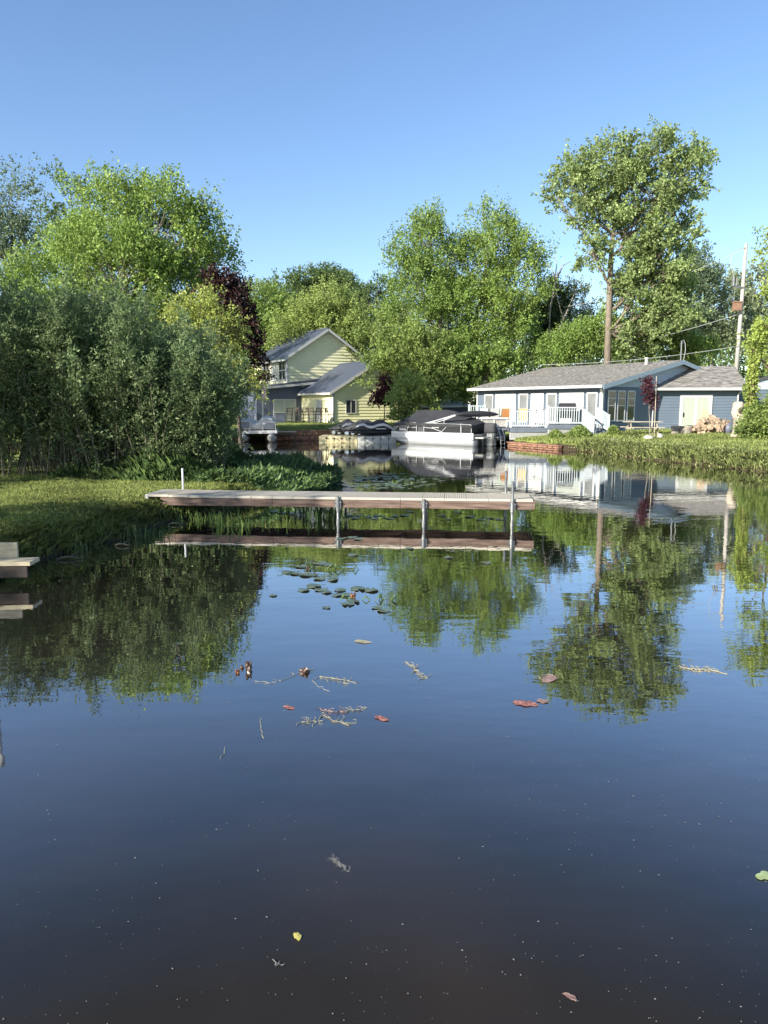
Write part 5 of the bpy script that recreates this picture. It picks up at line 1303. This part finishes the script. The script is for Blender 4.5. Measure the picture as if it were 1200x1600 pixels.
# ------------------------------------------------------------------ lily pads, leaves and litter on the water
def pad_mesh(seed, r=.082):
    rr = random.Random(seed); mb = MB(); n = 22; pts = []
    for k in range(n):
        a = .28 + (6.283-.56)*k/(n-1); q = r*(1 + .06*math.sin(3*a+seed) + rr.uniform(-.03,.03)); pts.append((q*math.cos(a), q*.92*math.sin(a), .010 + .006*math.sin(2*a+seed)))
    c = (.01, 0, .006); lo = [(x, y, z-.004) for x, y, z in pts]
    for k in range(n-1): mb.quad(c, pts[k], pts[k+1]); mb.quad(pts[k], lo[k], lo[k+1], pts[k+1])
    me = bpy.data.meshes.new('lily_pad'); me.from_pydata(mb.v, [], mb.f); me.materials.append(L['lily']); return me
PADS = [pad_mesh(k) for k in range(6)]
rr = random.Random(21)
def pad(pos, s, label, group, rot=None, tilt=0):
    o = bpy.data.objects.new('lily_pad', PADS[rr.randrange(6)]); C.objects.link(o); o.location = (pos.x, pos.y, .004 + rr.random()*.004); o.rotation_euler = (tilt, tilt*.5, rr.uniform(0,6.283)); o.scale = (s,s,s); tag(o, label, 'lily pad', group)
n = 0
while n < 170:
    px, py = rr.triangular(500, 715, 590), rr.uniform(740, 764)
    if abs(px-600)/115 + abs(py-751)/16 > 1.15: continue
    pad(G(px, py), rr.uniform(.8,1.4), 'lily pad in the dense patch on the water behind the dock', 'lily pads in the patch behind the dock', tilt=rr.uniform(-.06,.06)); n += 1
for px, py in [(545,806),(560,806),(575,808),(590,806),(602,809),(618,807),(555,810),(585,811),(610,811),(540,809),(632,806),(700,812),(735,808),(750,812),(765,810),(640,800),(716,801),(660,814),(440,802),(428,800),(455,803),(470,801),(690,806),(780,812)]:
    pad(G(px, py), rr.uniform(.9,1.3), 'lily pad floating in the shade line under the dock', 'lily pads under the dock')
for px, py in [(533,842),(545,841),(560,843),(552,840)]: pad(G(px, py), 1.0, 'pale lily pad touching the foot of the left dock post', 'lily pads at the left dock post')
for px, py, s in [(450,895,1.1),(462,897,.9),(480,899,1.2),(488,899,1.0),(500,905,1.0),(519,907,.9),(522,904,.8),(491,917,1.2),(502,922,1.0),(474,923,.9),(510,926,.8),(531,923,.9),(525,931,.7),(560,921,1.2),(580,923,1.1),(544,945,.9),(553,941,.9),(510,950,.6),(590,950,.8),(540,931,.9),(500,881,1.2),(515,883,1.0),(552,868,1.0),(470,886,1.0),(427,931,.6),(600,955,.9),(640,858,.9),(760,880,.9),(700,872,.8)]:
    pad(G(px, py), s, 'dark round lily pad floating in the loose group in front of the dock', 'loose lily pads in front of the dock')

def leaf_thing(name, px, py, r, m, label, cat, seed, curl=.07, parts=3):
    b = G(px, py); rr_ = random.Random(seed); mb = MB(); rings = []
    for k in range(18):
        a = 6.283*k/18; q = r*.9*(1+.2*math.sin(2*a+seed)+.10*math.sin(5*a)+rr_.uniform(-.2,.12)); rings.append((q*math.cos(a), q*.7*math.sin(a), *[.002+curl*r*abs(math.sin(a*1.5+seed))**2*.5]))
    c = (0,0,.004)
    for k in range(18): mb.quad(c, rings[k], rings[(k+1)%18])
    o = mb.build(name, m); o.location = (b.x, b.y, .002); o.rotation_euler = (0,0,rr_.uniform(0,6)); sm = o.modifiers.new('thick','SOLIDIFY'); sm.thickness = .001; tag(o, label, cat); return o
M['red_leaf'] = mat('red_lily_leaf', (.20,.05,.04), .6, var=.5, scale=38, col2=(.40,.19,.16), bump=.5, bscale=60)
M['pink_leaf'] = mat('pinkish_lily_leaf', (.20,.095,.085), .6, var=.5, scale=36, col2=(.36,.25,.21), bump=.5, bscale=60)
M['brown_leaf'] = mat('wet_brown_leaf', (.055,.028,.015), .35, var=.4, scale=14, spec=.6)
M['rust_leaf'] = mat('rust_leaf', (.15,.065,.028), .5, var=.3, scale=14)
M['straw'] = mat('pale_straw', (.27,.25,.17), .7, var=.3, scale=12)
M['yellow_leaf'] = mat('yellow_leaf', (.40,.36,.10), .6, var=.2, scale=12)
M['green_leaf'] = mat('pale_green_leaf', (.28,.35,.16), .5, var=.2, scale=12)
M['speck'] = mat('pale_floating_fluff', (.22,.22,.20), .8, var=.2)
leaf_thing('floating_leaf', 596, 1123, .058, M['red_leaf'], 'bright red leaf floating lowest at the centre of the water', 'leaf', 1)
leaf_thing('floating_leaf', 452, 1106, .045, M['red_leaf'], 'small dull red leaf floating left of the pale weed strands', 'leaf', 2)
leaf_thing('floating_leaf', 821, 1100, .095, M['red_leaf'], 'largest red leaf floating right of centre', 'leaf', 3)
leaf_thing('floating_leaf', 848, 1096, .055, M['pink_leaf'], 'pale pink leaf touching the largest red leaf', 'leaf', 5)
leaf_thing('floating_leaf', 858, 1061, .10, M['pink_leaf'], 'pinkish round leaf floating inside the cottonwood reflection', 'leaf', 4)
leaf_thing('floating_leaf', 465, 1464, .026, M['yellow_leaf'], 'tiny yellow leaf floating near the bottom of the picture', 'leaf', 6)
leaf_thing('floating_leaf', 1194, 1369, .05, M['green_leaf'], 'pale green leaf cut off by the right picture edge', 'leaf', 7)
leaf_thing('floating_leaf', 891, 1558, .026, M['pink_leaf'], 'small tan leaf floating at the bottom right of centre', 'leaf', 8)
leaf_thing('floating_leaf', 566, 1003, .085, M['straw'], 'pale curled leaf with a dark end floating right of the lily pads', 'leaf', 9)
def lump(px, py, r, h, m, label, seed):
    b = G(px, py); mb = MB(); mb.blob((0,0,h*.35), r, r*.8, h, random.Random(seed), .3, 10, 8); o = mb.build('wet_leaf_clump', m, None, False); o.location = b; tag(o, label, 'leaf clump')
lump(389, 1047, .030, .055, M['brown_leaf'], 'tallest dark brown wet leaf clump standing out of the water', 3)
lump(371, 1051, .022, .022, M['rust_leaf'], 'small rust coloured leaf clump left of the dark brown one', 4)
lump(378, 1044, .014, .02, M['brown_leaf'], 'tiny dark speck of leaf between the rust and the dark clumps', 6)
lump(476, 1051, .035, .028, M['brown_leaf'], 'black wet leaf clump at the end of the pale strand', 5)
lump(552, 935, .034, .045, M['rust_leaf'], 'orange brown leaf lump among the lily pads', 7)
lump(482, 890, .04, .03, M['brown_leaf'], 'dark red bud floating among the upper lily pads', 8)
def bent_leaf(px, py, Ls, label, seed):
    b = G(px, py); rr_ = random.Random(seed); mb = MB()
    for k in range(7):
        a = rr_.uniform(0,6.28); L_ = Ls*rr_.uniform(.5,1); x0 = rr_.uniform(-.25,.25)*1.2; pts = [(x0,0,0),(x0+L_*.4*math.cos(a),L_*.2*math.sin(a),L_*.35),(x0+L_*.8*math.cos(a),L_*.3*math.sin(a),.0)]
        mb.tube(pts, [.006,.012,.003], 5)
    o = mb.build('bent_stalks', L['reed']); o.location = b; tag(o, label, 'water plant')
bent_leaf(525, 891, .22, 'bent broken stalks arching among the upper lily pads', 3); bent_leaf(575, 938, .20, 'dark looping stalks beside the orange brown leaf lump', 5)
def strand(pts, r, m, label, name='weed_strand', twigs=0, seed=0, tl=1.0):
    rr_ = random.Random(seed); P = [G(px, py) for px, py in pts]; o0 = P[0].copy(); mb = MB()
    Q = []
    for i in range(len(P)-1):
        for k in range(4):
            q = P[i].lerp(P[i+1], k/4); Q.append(q + Vector((rr_.uniform(-1,1)*.012, rr_.uniform(-1,1)*.02, .004 + .003*rr_.random())))
    Q.append(P[-1]); mb.tube([q-o0 for q in Q], r*.4, 5)
    for k in range(twigs):
        q = Q[rr_.randrange(len(Q))] - o0; a = rr_.uniform(0,6.28); l = rr_.uniform(.02,.075)*tl; mb.tube([q, q+Vector((l*math.cos(a)*.6,l*math.sin(a)*1.2,.004)), q+Vector((l*math.cos(a+.5),l*math.sin(a+.5)*1.5,.002))], [r*.35,r*.28,r*.15], 4)
    o = mb.build(name, m); o.location = o0; tag(o, label, 'water weed')
strand([(400,1066),(420,1067),(440,1064),(458,1056),(490,1046)], .004, M['straw'], 'pale thin weed strand joining the two dark leaf clumps', twigs=8, seed=1)
strand([(487,1062),(497,1074),(515,1080)], .004, M['speck'], 'short white hooked weed strand below the black clump', seed=2)
strand([(500,1058),(525,1062),(552,1066)], .006, M['straw'], 'feathery pale weed spray right of the black clump', twigs=26, seed=3)
strand([(638,1036),(652,1048),(655,1056),(668,1060)], .007, M['straw'], 'pale floating weed spray below the twin maple reflection', twigs=24, seed=4)
strand([(470,1130),(495,1128),(507,1118),(520,1130),(556,1130)], .006, M['straw'], 'yellowish weed tangle left of the bright red leaf', twigs=30, seed=5)
strand([(500,1108),(515,1112),(535,1113)], .006, M['pink_leaf'], 'pinkish weed bit above the yellowish tangle', twigs=14, seed=6)
strand([(545,1112),(560,1108),(574,1106)], .004, M['straw'], 'small branched pale weed above the bright red leaf', twigs=16, seed=10)
strand([(410,1122),(408,1138),(412,1154)], .005, M['straw'], 'short curved straw floating left of the weed tangle', seed=7)
strand([(352,1170),(344,1186)], .004, M['straw'], 'short straight straw floating at the lower left', seed=8)
strand([(1068,1044),(1095,1046),(1130,1052)], .009, M['straw'], 'pale raft of weed left of the right hand tree reflection', twigs=34, seed=9)
strand([(520,1345),(532,1352),(545,1362)], .0022, M['speck'], 'delicate lacy feather of weed in the dark foreground water', twigs=44, seed=11, tl=.42)
strand([(842,1060),(858,1053),(872,1060)], .004, M['straw'], 'straw bits along the edge of the pinkish round leaf', twigs=10, seed=12)
strand([(428,1503),(440,1508)], .003, M['speck'], 'small white weed crumbs in the foreground near the yellow leaf', twigs=8, seed=13, tl=.2)
# tiny fluff and seeds all over the surface
n = 1000; px = rng.uniform(-20, 1220, n); py = 960 + 660*rng.random(n)**.75; cl = rng.integers(0, 45, n); ccx = rng.uniform(-20,1220,45); ccy = 980+640*rng.random(45)**.8; kc = rng.random(n) < .62
px = np.where(kc, ccx[cl] + rng.normal(size=n)*70, px); py = np.clip(np.where(kc, ccy[cl] + rng.normal(size=n)*22, py), 950, 1640)
P = np.array([tuple(G(a, b, .003)) for a, b in zip(px, py)]); a = rng.uniform(0, 6.283, n); D = np.stack([np.cos(a), np.sin(a), np.zeros(n)], 1); S = np.stack([-np.sin(a), np.cos(a), np.zeros(n)], 1)
s = (.0009 + .0026*rng.random(n)**5)[:,None] * (1 + .35*(P[:,1:2]/4))
V = np.stack([P - D*s*1.4, P + S*s*.8 + [0,0,.002], P + D*s*1.4, P - S*s*.8 + [0,0,.001]], 1).reshape(-1,3)
tag(np_mesh('floating_specks', V, 4, M['speck']), kind='stuff')
